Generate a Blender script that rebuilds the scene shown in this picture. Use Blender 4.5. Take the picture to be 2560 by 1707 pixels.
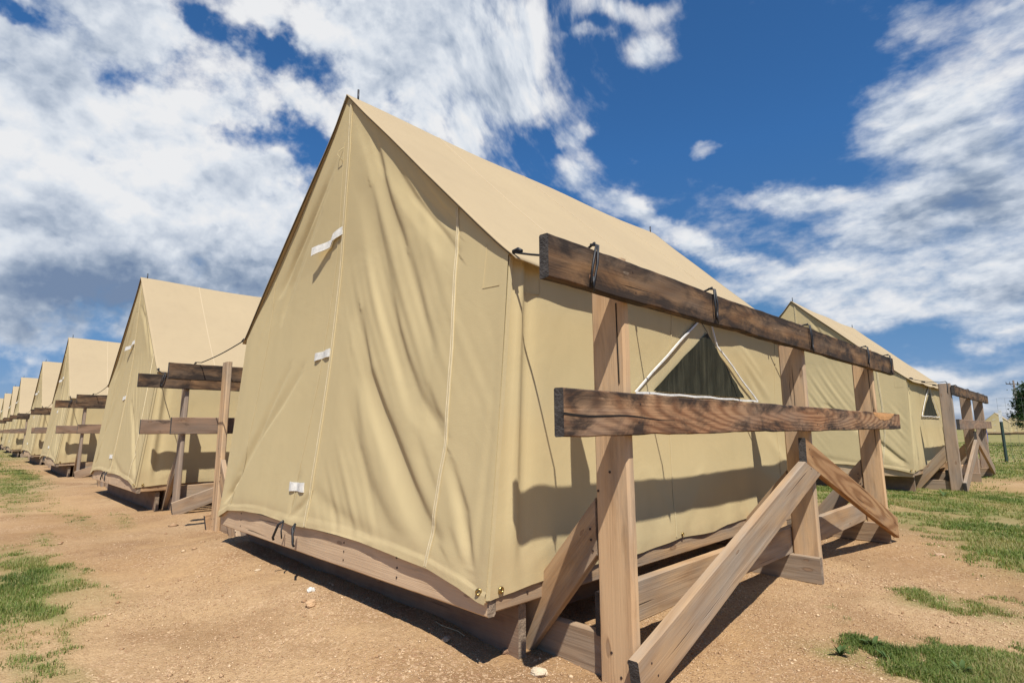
import bpy, math, random
import numpy as np
from mathutils import Vector, Matrix, noise as mnoise

for o_ in list(bpy.data.objects): bpy.data.objects.remove(o_)
scene = bpy.context.scene
COL = scene.collection
R = math.radians

# ------------------------------------------------------------------ camera
cam_d = bpy.data.cameras.new('camera'); cam = bpy.data.objects.new('camera', cam_d); COL.objects.link(cam)
cam_d.sensor_width = 36; cam_d.lens = 19.48; cam_d.clip_start = 0.05; cam_d.clip_end = 3000
fw = Vector((-0.70316214, 0.69319213, 0.15826454)); rt = Vector((0.70152107, 0.7126346, -0.00448389)); up = rt.cross(fw) * -1
up = Vector((0.11589298, -0.10787301, 0.98738657))
m = Matrix((rt, up, -fw)).transposed().to_4x4(); m.translation = Vector((2.7752, -1.4100, 0.8052))
cam.matrix_world = m
scene.camera = cam

# ------------------------------------------------------------------ sky, sun, exposure
EXPO = .30; CLOUD_L = 9.0 / 2 ** EXPO
SUN = Vector((0.425, -0.290, 0.842)).normalized()
sun_el = math.asin(SUN.z); sun_az = math.atan2(SUN.x, SUN.y)
CLOUDS=[(-89.5, 24.2, 8.4, 8.6, 21, 1.1),
 (-79.9, 20.9, 10.6, 7.5, 13, 1.1),
 (-73.3, 27.1, 5.2, 3.3, 13, 0.5),
 (-84.4, 32.1, 7.3, 2.7, 23, 0.85),
 (-69.8, 16.0, 7.5, 4.5, 7, 0.85),
 (-88.0, 16.5, 8.4, 6.6, 14, 0.95),
 (-58.7, 36.0, 10.9, 6.0, -6, 1.5),
 (-56.7, 44.0, 11.9, 3.3, 8, 0.8),
 (-51.4, 32.1, 7.0, 3.8, -36, 1.05),
 (-67.5, 31.8, 4.8, 2.1, 12, 0.3),
 (-43.3, 36.6, 3.1, 4.4, -28, 0.62),
 (-42.2, 31.4, 2.5, 1.5, -2, 0.45),
 (-31.2, 39.8, 4.4, 1.3, -9, 0.95),
 (-29.5, 35.9, 2.3, 1.7, -10, 1.1),
 (-24.5, 26.9, 1.7, 1.0, 11, 1.15),
 (-39.6, 29.2, 1.7, 1.1, -3, 0.7),
 (-38.9, 27.0, 1.7, 2.0, -3, 0.55),
 (-37.6, 37.8, 1.4, 0.7, -5, 0.6),
 (-34.8, 23.2, 5.6, 1.1, -29, 0.75),
 (-27.8, 19.7, 5.4, 1.0, -34, 0.75),
 (-23.0, 16.4, 4.0, 0.8, -28, 0.55),
 (-15.8, 11.9, 9.0, 2.0, -13, 0.9),
 (-9.3, 26.5, 3.2, 2.1, -7, 1.0),
 (-2.9, 26.4, 3.9, 3.5, 37, 1.1),
 (1.0, 29.4, 2.1, 2.4, 34, 1.0),
 (-4.8, 20.1, 6.7, 4.4, 2, 1.1),
 (-13.4, 19.5, 6.4, 1.3, -21, 0.85),
 (-19.1, 21.0, 3.3, 0.8, -16, 0.55),
 (-8.3, 15.3, 8.9, 3.5, -18, 1.0),
 (-5.9, 10.2, 9.0, 2.4, -12, 1.0),
 (-2.3, 6.6, 3.9, 0.7, -11, 0.7),
 (-6.0, 32.0, 3.1, 1.4, -13, 0.75),
 (-7.1, 4.2, 3.6, 0.7, -7, 0.75),
 (-13.8, 14.8, 4.6, 1.2, 12, 0.6),
 (-2.8, 2.0, 3.9, 0.7, -5, 0.5),
 (-86.5, 6.9, 3.9, 1.5, -1, 0.7),
 (-84.1, 10.6, 7.3, 1.4, 8, 0.5),
 (-87.5, 4.4, 2.7, 0.9, 4, 0.6),
 (-75.8, 12.9, 8.8, 2.3, 7, 0.8),
 (-85.3, 13.3, 9.0, 2.4, 11, 0.95),
 (-77.1, 15.4, 11.0, 3.0, 9, 0.9),
 (-82.0, 9.8, 8.9, 2.9, 7, 0.85)]
GREYS=[(-87.8, 28.0, 5.9, 2.8, 11, 0.55),
 (-87.9, 15.5, 6.6, 2.0, 13, 0.25),
 (-78.2, 12.7, 11.0, 2.3, 8, 0.7),
 (-82.3, 9.1, 9.4, 3.3, 6, 0.62),
 (-3.2, 19.6, 6.0, 2.0, 16, 0.42),
 (-3.3, 9.8, 5.1, 0.8, -16, 0.25),
 (-72.6, 23.5, 2.8, 2.3, 11, 0.15),
 (-3.5, 17.0, 3.1, 1.0, -15, 0.3)]
HOLES=[(-19.1, 30.8, 9.1, 5.9, -14, 0.45),
 (-30.0, 27.8, 5.6, 2.7, -8, 0.35),
 (-82.6, 27.7, 2.1, 1.6, 19, 0.75),
 (-71.4, 27.8, 4.0, 1.2, 20, 0.7),
 (-67.2, 27.1, 2.3, 1.5, 10, 0.5),
 (-73.6, 34.9, 3.5, 1.0, 5, 0.5),
 (-69.4, 34.0, 4.0, 1.1, -6, 0.5),
 (-80.5, 10.0, 4.6, 1.1, 7, 0.3),
 (-90.5, 30.0, 1.7, 0.6, 1, 0.7),
 (-44.6, 28.7, 3.4, 2.0, -1, 0.6),
 (-46.0, 38.4, 2.4, 1.0, 0, 0.4),
 (-38.2, 16.3, 2.2, 1.0, -32, 0.2),
 (-78.2, 35.4, 1.9, 0.9, 20, 0.6)]

world = bpy.data.worlds.new('World'); scene.world = world; world.use_nodes = True
wt = world.node_tree; wn = wt.nodes; wl = wt.links; wn.clear()
def wnode(t, **k):
    n = wn.new(t)
    for a, b in k.items(): setattr(n, a, b)
    return n
def wmath(op, a, b=None, c=None, clamp=False):
    n = wn.new('ShaderNodeMath'); n.operation = op; n.use_clamp = clamp
    for i, v in enumerate((a, b, c)):
        if v is None: continue
        if isinstance(v, (int, float)): n.inputs[i].default_value = v
        else: wl.new(v, n.inputs[i])
    return n.outputs[0]
tc = wnode('ShaderNodeTexCoord'); DIR = tc.outputs['Generated']
def wdot(vec, v3):
    n = wn.new('ShaderNodeVectorMath'); n.operation = 'DOT_PRODUCT'; wl.new(vec, n.inputs[0]); n.inputs[1].default_value = v3
    return n.outputs['Value']
def wnoise(scale, detail, rough, vec, dist=0.0, lac=2.0):
    n = wn.new('ShaderNodeTexNoise'); n.inputs['Scale'].default_value = scale; n.inputs['Detail'].default_value = detail
    n.inputs['Roughness'].default_value = rough; n.inputs['Distortion'].default_value = dist; n.inputs['Lacunarity'].default_value = lac
    wl.new(vec, n.inputs['Vector']); return n
# slight warp of the direction so that cloud masses have ragged outlines
wp = wnoise(7.0, 5, .6, DIR)
sub = wnode('ShaderNodeVectorMath', operation='SUBTRACT'); wl.new(wp.outputs['Color'], sub.inputs[0]); sub.inputs[1].default_value = (.5, .5, .5)
mad = wnode('ShaderNodeVectorMath', operation='MULTIPLY_ADD'); wl.new(sub.outputs[0], mad.inputs[0]); mad.inputs[1].default_value = (.15, .15, .10); wl.new(DIR, mad.inputs[2])
WD = mad.outputs[0]
def blobs(data, vec):
    tot = None
    for az, el, ra, rb, rot, w in data:
        a, e, r = R(az), R(el), R(rot)
        c = Vector((math.sin(a) * math.cos(e), math.cos(a) * math.cos(e), math.sin(e)))
        east = Vector((math.cos(a), -math.sin(a), 0)); upv = east.cross(c)
        ax = (east * math.cos(r) + upv * math.sin(r)) / max(R(ra), 1e-4); ay = (-east * math.sin(r) + upv * math.cos(r)) / max(R(rb), 1e-4)
        da = wdot(vec, ax); db = wdot(vec, ay)
        q = wmath('MULTIPLY_ADD', da, da, wmath('MULTIPLY', db, db))
        g = wmath('MULTIPLY', wmath('POWER', 2.0, wmath('MULTIPLY', wmath('POWER', q, 1.6), -1.0)), w)
        # keep only the half of the sky around the blob
        g = wmath('MULTIPLY', g, wmath('GREATER_THAN', wdot(vec, c), 0.0))
        tot = g if tot is None else wmath('ADD', tot, g)
    return tot
cov = blobs(CLOUDS, WD); hol = blobs(HOLES, WD)
gre = blobs(GREYS, WD)
# the bank towards +Y is thin and streaky, the one towards -X is puffy
sf = wnode('ShaderNodeMapRange'); sf.interpolation_type = 'SMOOTHSTEP'; wl.new(wdot(DIR, (-.17, .94, .29)), sf.inputs['Value']); sf.inputs['From Min'].default_value = .72; sf.inputs['From Max'].default_value = .96
cz = wnode('ShaderNodeCombineXYZ'); cz.inputs[0].default_value = 1; cz.inputs[1].default_value = 1; wl.new(wmath('MULTIPLY_ADD', sf.outputs['Result'], .8, 1.25), cz.inputs[2])
st = wnode('ShaderNodeVectorMath', operation='MULTIPLY'); wl.new(DIR, st.inputs[0]); wl.new(cz.outputs[0], st.inputs[1])
def wvor(scale, vec, detail=2):
    n = wn.new('ShaderNodeTexVoronoi'); n.feature = 'F1'; n.normalize = True
    n.inputs['Scale'].default_value = scale; n.inputs['Detail'].default_value = detail; n.inputs['Roughness'].default_value = .55
    wl.new(vec, n.inputs['Vector']); return n.outputs['Distance']
# puffs: warped smooth cells
w2 = wnoise(14.0, 4, .6, st.outputs[0])
s2 = wnode('ShaderNodeVectorMath', operation='SUBTRACT'); wl.new(w2.outputs['Color'], s2.inputs[0]); s2.inputs[1].default_value = (.5, .5, .5)
m2 = wnode('ShaderNodeVectorMath', operation='MULTIPLY_ADD'); wl.new(s2.outputs[0], m2.inputs[0]); m2.inputs[1].default_value = (.07, .07, .07); wl.new(st.outputs[0], m2.inputs[2])
PV = m2.outputs[0]
n1 = wnoise(6.5, 10, .62, st.outputs[0])
puff = wvor(15.0, PV)
cvs = wmath('MINIMUM', cov, 1.12)
den = wmath('ADD', wmath('SUBTRACT', cvs, hol), wmath('MULTIPLY', wmath('SUBTRACT', n1.outputs['Fac'], .5), 3.0))
den = wmath('ADD', den, wmath('MULTIPLY', wmath('SUBTRACT', .36, puff), 1.3))
mr = wnode('ShaderNodeMapRange'); mr.interpolation_type = 'SMOOTHSTEP'
wl.new(den, mr.inputs['Value']); mr.inputs['From Min'].default_value = .16; mr.inputs['From Max'].default_value = 1.02
wl.new(wmath('MULTIPLY_ADD', sf.outputs['Result'], .55, 1.0), mr.inputs['From Max'])
wl.new(wmath('MULTIPLY_ADD', sf.outputs['Result'], -.14, .18), mr.inputs['From Min'])
alpha = mr.outputs['Result']
# relief of the puffs: the field against itself a step towards the sun
sh = wnode('ShaderNodeVectorMath', operation='ADD'); wl.new(PV, sh.inputs[0]); sh.inputs[1].default_value = (SUN.x * .016, SUN.y * .016, SUN.z * .024)
puff2 = wvor(15.0, sh.outputs[0])
sh3 = wnode('ShaderNodeVectorMath', operation='ADD'); wl.new(st.outputs[0], sh3.inputs[0]); sh3.inputs[1].default_value = (SUN.x * .03, SUN.y * .03, SUN.z * .05)
n3 = wnoise(6.5, 6, .6, sh3.outputs[0]); n5 = wnoise(6.5, 6, .6, st.outputs[0])
rel = wmath('MULTIPLY', wmath('SUBTRACT', n3.outputs['Fac'], n5.outputs['Fac']), 2.0)
rel = wmath('ADD', rel, wmath('MULTIPLY', wmath('SUBTRACT', puff, puff2), 1.3))
n4 = wnoise(3.4, 5, .55, st.outputs[0])
thick = wmath('MULTIPLY', wmath('SUBTRACT', wmath('MINIMUM', den, 1.6), .8), .16)
shade = wmath('ADD', wmath('ADD', wmath('MULTIPLY', wmath('SUBTRACT', n4.outputs['Fac'], .46), 1.1), rel), thick)
shade = wmath('ADD', shade, wmath('MULTIPLY', gre, wmath('MULTIPLY_ADD', wmath('SUBTRACT', n1.outputs['Fac'], .5), 2.6, .95)), clamp=False)
ms = wnode('ShaderNodeMapRange'); wl.new(shade, ms.inputs['Value']); ms.inputs['From Min'].default_value = -.12; ms.inputs['From Max'].default_value = 1.0
cr = wnode('ShaderNodeValToRGB'); wl.new(ms.outputs['Result'], cr.inputs['Fac'])
els = cr.color_ramp.elements
els[0].position = 0; els[0].color = (.93, .94, .96, 1); els[1].position = 1; els[1].color = (.20, .28, .43, 1)
e = els.new(.22); e.color = (.80, .85, .92, 1); e = els.new(.50); e.color = (.56, .63, .74, 1); e = els.new(.74); e.color = (.34, .42, .55, 1)
cc = wnode('ShaderNodeMix', data_type='RGBA', blend_type='MULTIPLY'); cc.inputs['Factor'].default_value = 1
wl.new(cr.outputs['Color'], cc.inputs[6]); cc.inputs[7].default_value = (CLOUD_L, CLOUD_L, CLOUD_L, 1)
sky = wnode('ShaderNodeTexSky', sky_type='NISHITA'); sky.sun_disc = False; sky.sun_elevation = sun_el; sky.sun_rotation = sun_az
sky.altitude = 1600; sky.air_density = 1.0; sky.dust_density = .6; sky.ozone_density = 3.0
zz = wnode('ShaderNodeSeparateXYZ'); wl.new(DIR, zz.inputs[0])
tr_ = wnode('ShaderNodeValToRGB'); wl.new(zz.outputs[2], tr_.inputs['Fac']); te = tr_.color_ramp.elements
te[0].position = 0; te[0].color = (.36, .38, .58, 1); te[1].position = .45; te[1].color = (.40, .80, 1.08, 1); e = te.new(.2); e.color = (.42, .62, .72, 1)
st2 = wnode('ShaderNodeMix', data_type='RGBA', blend_type='MULTIPLY'); st2.inputs['Factor'].default_value = 1
wl.new(sky.outputs[0], st2.inputs[6]); wl.new(tr_.outputs['Color'], st2.inputs[7])
mx = wnode('ShaderNodeMix', data_type='RGBA'); wl.new(alpha, mx.inputs['Factor']); wl.new(st2.outputs[2], mx.inputs[6]); wl.new(cc.outputs[2], mx.inputs[7])
bg = wnode('ShaderNodeBackground'); bg.inputs['Strength'].default_value = .1; wl.new(mx.outputs[2], bg.inputs['Color'])
wo = wnode('ShaderNodeOutputWorld'); wl.new(bg.outputs[0], wo.inputs['Surface'])
world.cycles.sampling_method = 'MANUAL'; world.cycles.sample_map_resolution = 512

sd = bpy.data.lights.new('sun', 'SUN'); sd.energy = 5.0; sd.angle = R(.53); sd.color = (1, .95, .86)
so = bpy.data.objects.new('sun', sd); COL.objects.link(so); so.rotation_mode = 'QUATERNION'
so.rotation_quaternion = SUN.to_track_quat('Z', 'Y'); so.location = SUN * 30

vs = scene.view_settings; vs.view_transform = 'Standard'; vs.look = 'None'; vs.exposure = EXPO; vs.gamma = 1; vs.use_curve_mapping = False

# ------------------------------------------------------------------ node helpers
class NT:
    def __init__(s, name):
        s.m = bpy.data.materials.new(name); s.m.use_nodes = True; s.t = s.m.node_tree; s.n = s.t.nodes; s.l = s.t.links; s.n.clear()
        s.out = s.n.new('ShaderNodeOutputMaterial')
    def link(s, v, sock):
        if v is None: return
        if isinstance(v, (int, float)): sock.default_value = v
        elif isinstance(v, (tuple, list)): sock.default_value = v if len(v) == len(sock.default_value) else tuple(v) + (1,)
        else: s.l.new(v, sock)
    def math(s, op, a, b=None, c=None, clamp=False):
        n = s.n.new('ShaderNodeMath'); n.operation = op; n.use_clamp = clamp
        for i, v in enumerate((a, b, c)): s.link(v, n.inputs[i])
        return n.outputs[0]
    def vmath(s, op, a, b=None, c=None):
        n = s.n.new('ShaderNodeVectorMath'); n.operation = op
        for i, v in enumerate((a, b, c)): s.link(v, n.inputs[i])
        return n.outputs[0]
    def coord(s, k='Object'): return s.n.new('ShaderNodeTexCoord').outputs[k]
    def noise(s, vec, scale, detail=4, rough=.5, dist=0, dim='3D', w=None, col=False):
        n = s.n.new('ShaderNodeTexNoise'); n.noise_dimensions = dim
        s.link(vec, n.inputs['Vector'])
        for k, v in (('Scale', scale), ('Detail', detail), ('Roughness', rough), ('Distortion', dist)): n.inputs[k].default_value = v
        if w is not None: s.link(w, n.inputs['W'])
        return n.outputs['Color' if col else 'Fac']
    def rng(s, v, a, b, c=0, d=1, smooth=False):
        n = s.n.new('ShaderNodeMapRange'); s.link(v, n.inputs['Value'])
        if smooth: n.interpolation_type = 'SMOOTHSTEP'
        for k, x in zip(('From Min', 'From Max', 'To Min', 'To Max'), (a, b, c, d)): n.inputs[k].default_value = x
        return n.outputs['Result']
    def mix(s, f, a, b, mode='MIX'):
        n = s.n.new('ShaderNodeMix'); n.data_type = 'RGBA'; n.blend_type = mode
        s.link(f, n.inputs['Factor']); s.link(a, n.inputs[6]); s.link(b, n.inputs[7]); return n.outputs[2]
    def bump(s, h, strength=.3, dist=.01, normal=None):
        n = s.n.new('ShaderNodeBump'); n.inputs['Strength'].default_value = strength; n.inputs['Distance'].default_value = dist
        s.link(h, n.inputs['Height']); s.link(normal, n.inputs['Normal']); return n.outputs['Normal']
    def pbr(s, color, rough=.8, normal=None, metal=0, spec=.3, **k):
        n = s.n.new('ShaderNodeBsdfPrincipled'); s.link(color, n.inputs['Base Color']); s.link(rough, n.inputs['Roughness'])
        s.link(normal, n.inputs['Normal']); s.link(metal, n.inputs['Metallic']); n.inputs['Specular IOR Level'].default_value = spec
        for a, b in k.items(): s.link(b, n.inputs[a.replace('_', ' ')])
        return n.outputs[0]
    def done(s, sh): s.l.new(sh, s.out.inputs['Surface']); return s.m
    def rand(s): return s.n.new('ShaderNodeObjectInfo').outputs['Random']

def canvas_mat(name, col, col2, trans=.22, dirt=0.0):
    t = NT(name); c = t.coord()
    big = t.noise(c, 1.1, 4, .55)
    fine = t.noise(c, 9, 4, .6)
    base = t.mix(t.rng(big, .35, .68), col, col2)
    base = t.mix(t.rng(fine, .3, .8, 0, .14), base, tuple(x * .85 for x in col))
    # faint water stains and streaks running down
    st = t.noise(t.vmath('MULTIPLY', c, (9, 9, .8)), 1.0, 5, .6)
    base = t.mix(t.rng(st, .5, .8, 0, .22), base, tuple(x * .78 for x in col))
    # rub of dust towards the hem
    sp = t.n.new('ShaderNodeSeparateXYZ'); t.link(c, sp.inputs[0])
    dz = t.math('MULTIPLY', t.rng(sp.outputs[2], .46, .24, 0, dirt), t.rng(fine, .25, .7))
    base = t.mix(dz, base, (.40, .27, .16))
    # weave
    w1 = t.n.new('ShaderNodeTexWave'); w1.wave_type = 'BANDS'; w1.bands_direction = 'Z'; w1.inputs['Scale'].default_value = 120; t.link(c, w1.inputs['Vector'])
    sm = t.noise(c, 260, 2, .5); wr = t.noise(c, 3.2, 5, .55, .6)
    h = t.math('ADD', t.math('MULTIPLY', sm, .0010), t.math('MULTIPLY', wr, .007))
    nb = t.bump(h, .55, 1.0)
    d = t.pbr(base, .85, nb, 0, .12)
    tr = t.n.new('ShaderNodeBsdfTranslucent'); t.link(t.mix(1.0, base, (1, .82, .52), 'MULTIPLY'), tr.inputs['Color']); t.link(nb, tr.inputs['Normal'])
    ms_ = t.n.new('ShaderNodeMixShader'); ms_.inputs[0].default_value = trans; t.l.new(d, ms_.inputs[1]); t.l.new(tr.outputs[0], ms_.inputs[2])
    return t.done(ms_.outputs[0])

def wood_mat(name, light, dark, grey, grey_amt=.5, char=0.0, ring=34.0, contrast=1.0, red=0.0, dust=0.0, knots=1.0, wob_=.10):
    """grain runs along local X; boards are cut from a trunk whose axis is below the board"""
    t = NT(name); c = t.coord(); rnd = t.rand()
    off = t.n.new('ShaderNodeCombineXYZ'); t.link(t.math('MULTIPLY', rnd, 37.0), off.inputs[0]); t.link(t.math('MULTIPLY', rnd, 11.0), off.inputs[1]); t.link(t.math('MULTIPLY', rnd, 5.0), off.inputs[2])
    p = t.vmath('ADD', c, off.outputs[0])
    # knots: scattered cells seen on the face
    kv = t.n.new('ShaderNodeTexVoronoi'); kv.voronoi_dimensions = '2D'; kv.feature = 'F1'; t.link(t.vmath('MULTIPLY', p, (3.4, 9.5, 1)), kv.inputs['Vector']); kv.inputs['Scale'].default_value = 1.0
    ksp = t.n.new('ShaderNodeSeparateColor'); t.l.new(kv.outputs['Color'], ksp.inputs[0])
    kd = t.math('ADD', t.math('ADD', kv.outputs['Distance'], t.math('MULTIPLY', t.math('GREATER_THAN', ksp.outputs[0], .30), 1.0)), t.math('MULTIPLY', t.math('SUBTRACT', t.noise(t.vmath('MULTIPLY', p, (16, 60, 60)), 1.0, 3, .6), .5), .10))
    kd = t.math('MULTIPLY', kd, t.rng(ksp.outputs[1], 0, 1, .9, 2.2))
    kmask = t.rng(kd, .20, .04, 0, 1, True); kcore = t.rng(kd, .085, .05, 0, 1, True); kring = t.rng(kd, .13, .085, 0, 1, True)
    # rings
    wob = t.noise(t.vmath('MULTIPLY', p, (1.3, 6, 6)), 1.0, 3, .5, col=True)
    wv = t.vmath('MULTIPLY', t.vmath('SUBTRACT', wob, (.5, .5, .5)), (0, wob_, wob_))
    q = t.vmath('ADD', t.vmath('MULTIPLY', c, (.10, 1, 1)), wv)
    cen = t.n.new('ShaderNodeCombineXYZ'); cen.inputs[0].default_value = 0
    t.link(t.rng(rnd, 0, 1, -.05, .05), cen.inputs[1]); t.link(t.rng(rnd, 0, 1, .035, .075), cen.inputs[2])
    q = t.vmath('SUBTRACT', q, cen.outputs[0])
    ln = t.n.new('ShaderNodeVectorMath'); ln.operation = 'LENGTH'; t.link(q, ln.inputs[0])
    rr = t.math('ADD', ln.outputs['Value'], t.math('MULTIPLY', kmask, .02 * knots))
    ph = t.math('MULTIPLY', rr, ring * 6.283)
    sn = t.math('SINE', ph)
    ringv = t.math('POWER', t.rng(sn, -1, 1, 0, 1), 1.6)
    fib = t.noise(t.vmath('MULTIPLY', p, (3.0, 170, 170)), 1.0, 3, .6)
    fib2 = t.noise(t.vmath('MULTIPLY', p, (1.2, 40, 40)), 1.0, 4, .6)
    g = t.math('ADD', t.math('MULTIPLY', ringv, .6 * contrast), t.math('MULTIPLY', t.math('SUBTRACT', fib, .4), .95))
    base = t.mix(t.rng(g, .0, .9), light, dark)
    tone = t.noise(t.vmath('MULTIPLY', p, (1.0, 5, 5)), 1.0, 3, .5)
    base = t.mix(t.rng(tone, .3, .7, 0, .55), base, tuple(x * .62 for x in light))
    stn = t.noise(t.vmath('MULTIPLY', p, (2.2, 14, 14)), 1.0, 6, .65, .4)
    base = t.mix(t.rng(stn, .54, .74, 0, .62), base, (light[0] * .34, light[1] * .29, light[2] * .25))
    if red: base = t.mix(t.math('MULTIPLY', t.rng(tone, .42, .62), red), base, t.mix(ringv, (.36, .155, .07), (.16, .045, .016)))
    gm = t.noise(t.vmath('MULTIPLY', p, (1.6, 7, 7)), 1.0, 5, .62)
    gfac = t.rng(gm, .62 - grey_amt * .45, .80 - grey_amt * .3, 0, min(1, .35 + grey_amt))
    gcol = t.mix(t.rng(fib2, .3, .7), grey, tuple(x * .62 for x in grey))
    base = t.mix(gfac, base, gcol)
    # knots colour
    if knots:
        base = t.mix(t.math('MULTIPLY', kring, .55), base, (.16, .085, .045))
        base = t.mix(t.math('MULTIPLY', kcore, .55), base, (.36, .24, .15))
    if char:
        cm = t.noise(t.vmath('MULTIPLY', p, (4.5, 11, 11)), 1.0, 6, .68, .5)
        sp = t.n.new('ShaderNodeSeparateXYZ'); t.link(t.coord('Object'), sp.inputs[0])
        edge = t.math('MULTIPLY', t.math('ABSOLUTE', sp.outputs[1]), 2.2)
        cf = t.rng(t.math('ADD', cm, edge), .70 - char * .16, .86 - char * .12, 0, .92)
        base = t.mix(cf, base, (.028, .022, .019))
        hl = t.noise(t.vmath('MULTIPLY', p, (9, 26, 26)), 1.0, 4, .6)
        base = t.mix(t.rng(hl, .70, .78, 0, .5), base, (.50, .38, .27))
    # drying cracks along the grain
    ck = t.noise(t.vmath('MULTIPLY', p, (1.4, 60, 60)), 1.0, 2, .4)
    crack = t.rng(ck, .715, .75)
    base = t.mix(t.math('MULTIPLY', crack, .75), base, (.03, .022, .016))
    if dust:
        dn = t.noise(p, 7, 5, .6); base = t.mix(t.rng(dn, .3, .75, 0, dust), base, (.50, .37, .25))
    # nail heads and their run-off are real discs; here only fibres and cracks relief
    h = t.math('SUBTRACT', t.math('ADD', t.math('MULTIPLY', fib, .0016), t.math('MULTIPLY', ringv, .0007)), t.math('MULTIPLY', crack, .003))
    h = t.math('ADD', h, t.math('MULTIPLY', fib2, .002))
    return t.done(t.pbr(base, t.rng(fib, .2, .8, .7, .92), t.bump(h, .8, 1.0), 0, .2))

def plain_mat(name, col, rough=.6, metal=0, spec=.4, var=.15, scale=30, bump=0.0, bscale=60):
    t = NT(name); c = t.coord(); n_ = t.noise(c, scale, 4, .6)
    base = t.mix(t.rng(n_, .3, .7, 0, 1), col, tuple(max(0, x * (1 - var * 2)) for x in col))
    nb = t.bump(t.noise(c, bscale, 3, .6), bump, .01) if bump else None
    return t.done(t.pbr(base, rough, nb, metal, spec))

M_wall = canvas_mat('canvas_wall', (.585, .473, .262), (.545, .440, .242), .02, dirt=.45)
M_roof = canvas_mat('canvas_roof', (.462, .360, .222), (.435, .338, .212), .08)
M_seam = canvas_mat('canvas_seam', (.595, .49, .285), (.57, .465, .265), .05)
M_rseam = canvas_mat('roof_seam', (.515, .41, .265), (.50, .395, .255), .05)
M_rope_shade = plain_mat('rope_shade', (.10, .08, .05), .9)  # dark tone for the shadow line painted under the roof edge
M_thread = plain_mat('stitch_thread', (.82, .72, .52), .8)
M_tape = plain_mat('white_webbing', (.82, .80, .74), .85, bump=.3, bscale=300)
M_trim = plain_mat('white_piping', (.86, .84, .80), .8)
M_black = plain_mat('black_bungee', (.014, .015, .018), .55, spec=.5)
M_brass = plain_mat('brass', (.50, .36, .14), .35, 1.0)
M_iron = plain_mat('dark_iron', (.06, .06, .065), .5, .8)
M_nail = plain_mat('rusty_nail', (.07, .045, .035), .7, .3)
M_endw = plain_mat('end_grain', (.085, .075, .068), .9, var=.3, bump=.6, bscale=120)
M_endl = plain_mat('end_grain_pale', (.36, .27, .19), .9, var=.3, bump=.5, bscale=120)
M_post = wood_mat('post_wood', (.68, .46, .262), (.47, .285, .150), (.42, .34, .26), .36, ring=30, contrast=.9, knots=.9, wob_=.06)
M_postg = wood_mat('grey_post_wood', (.46, .33, .23), (.30, .20, .13), (.34, .28, .23), .55, ring=30)
M_raill2 = wood_mat('weathered_rail_wood', (.36, .23, .15), (.20, .125, .08), (.23, .18, .145), .5, ring=30, char=.35)
M_railu = wood_mat('charred_rail_wood', (.27, .155, .076), (.11, .055, .027), (.14, .11, .085), .45, char=1.5, ring=34, wob_=.07)
M_raill = wood_mat('red_grain_rail_wood', (.44, .265, .145), (.185, .085, .040), (.26, .20, .15), .32, char=1.3, ring=85, contrast=1.15, red=.42, wob_=.05)
M_brace = wood_mat('brace_wood', (.50, .33, .185), (.30, .175, .09), (.38, .31, .24), .50, ring=30)
M_braceb = wood_mat('warm_brace_wood', (.47, .285, .14), (.24, .115, .045), (.33, .26, .20), .08, ring=36, contrast=1.5, red=.25)
M_grey = wood_mat('grey_board_wood', (.42, .295, .19), (.26, .17, .105), (.34, .28, .22), .5, ring=34)
M_beam = wood_mat('dusty_beam_wood', (.72, .52, .33), (.58, .39, .235), (.52, .40, .29), .2, ring=24, contrast=.5, dust=.5, knots=.3)
M_skirt = wood_mat('dark_skirt_wood', (.24, .15, .10), (.13, .08, .055), (.18, .14, .11), .3, ring=26, contrast=.5, dust=.25, knots=.3)  # darker brown than the beams

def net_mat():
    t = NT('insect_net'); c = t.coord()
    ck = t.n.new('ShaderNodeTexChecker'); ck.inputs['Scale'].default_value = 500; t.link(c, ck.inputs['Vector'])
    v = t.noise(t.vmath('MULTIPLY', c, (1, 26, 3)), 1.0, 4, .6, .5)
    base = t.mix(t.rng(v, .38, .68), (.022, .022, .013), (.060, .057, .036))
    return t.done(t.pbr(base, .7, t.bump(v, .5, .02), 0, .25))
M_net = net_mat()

# ------------------------------------------------------------------ object helpers
def tag(o, label=None, cat=None, group=None, kind=None):
    if label: o['label'] = label
    if cat: o['category'] = cat
    if group: o['group'] = group
    if kind: o['kind'] = kind
    return o
def empty(name, loc=(0, 0, 0), rz=0):
    o = bpy.data.objects.new(name, None); o.empty_display_size = .2; COL.objects.link(o); o.location = loc; o.rotation_euler = (0, 0, rz); return o
def mesh(name, verts, faces, mats, parent=None, smooth=False, midx=None, matrix=None):
    me = bpy.data.meshes.new(name); me.from_pydata([tuple(v) for v in verts], [], faces)
    for m_ in (mats if isinstance(mats, (list, tuple)) else [mats]): me.materials.append(m_)
    if midx is not None: me.polygons.foreach_set('material_index', midx)
    if smooth: me.polygons.foreach_set('use_smooth', [True] * len(me.polygons))
    me.update()
    o = bpy.data.objects.new(name, me); COL.objects.link(o)
    if parent: o.parent = parent
    if matrix is not None: o.matrix_local = matrix
    return o
def children(o): return [c for c in bpy.data.objects if c.parent == o]
_kids = None
def build_kids():
    global _kids; _kids = {}
    for c in bpy.data.objects:
        if c.parent: _kids.setdefault(c.parent.name, []).append(c)
def copy_tree(o, parent=None):
    c = o.copy(); COL.objects.link(c); c.parent = parent
    for ch in _kids.get(o.name, []): copy_tree(ch, c)
    return c

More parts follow.
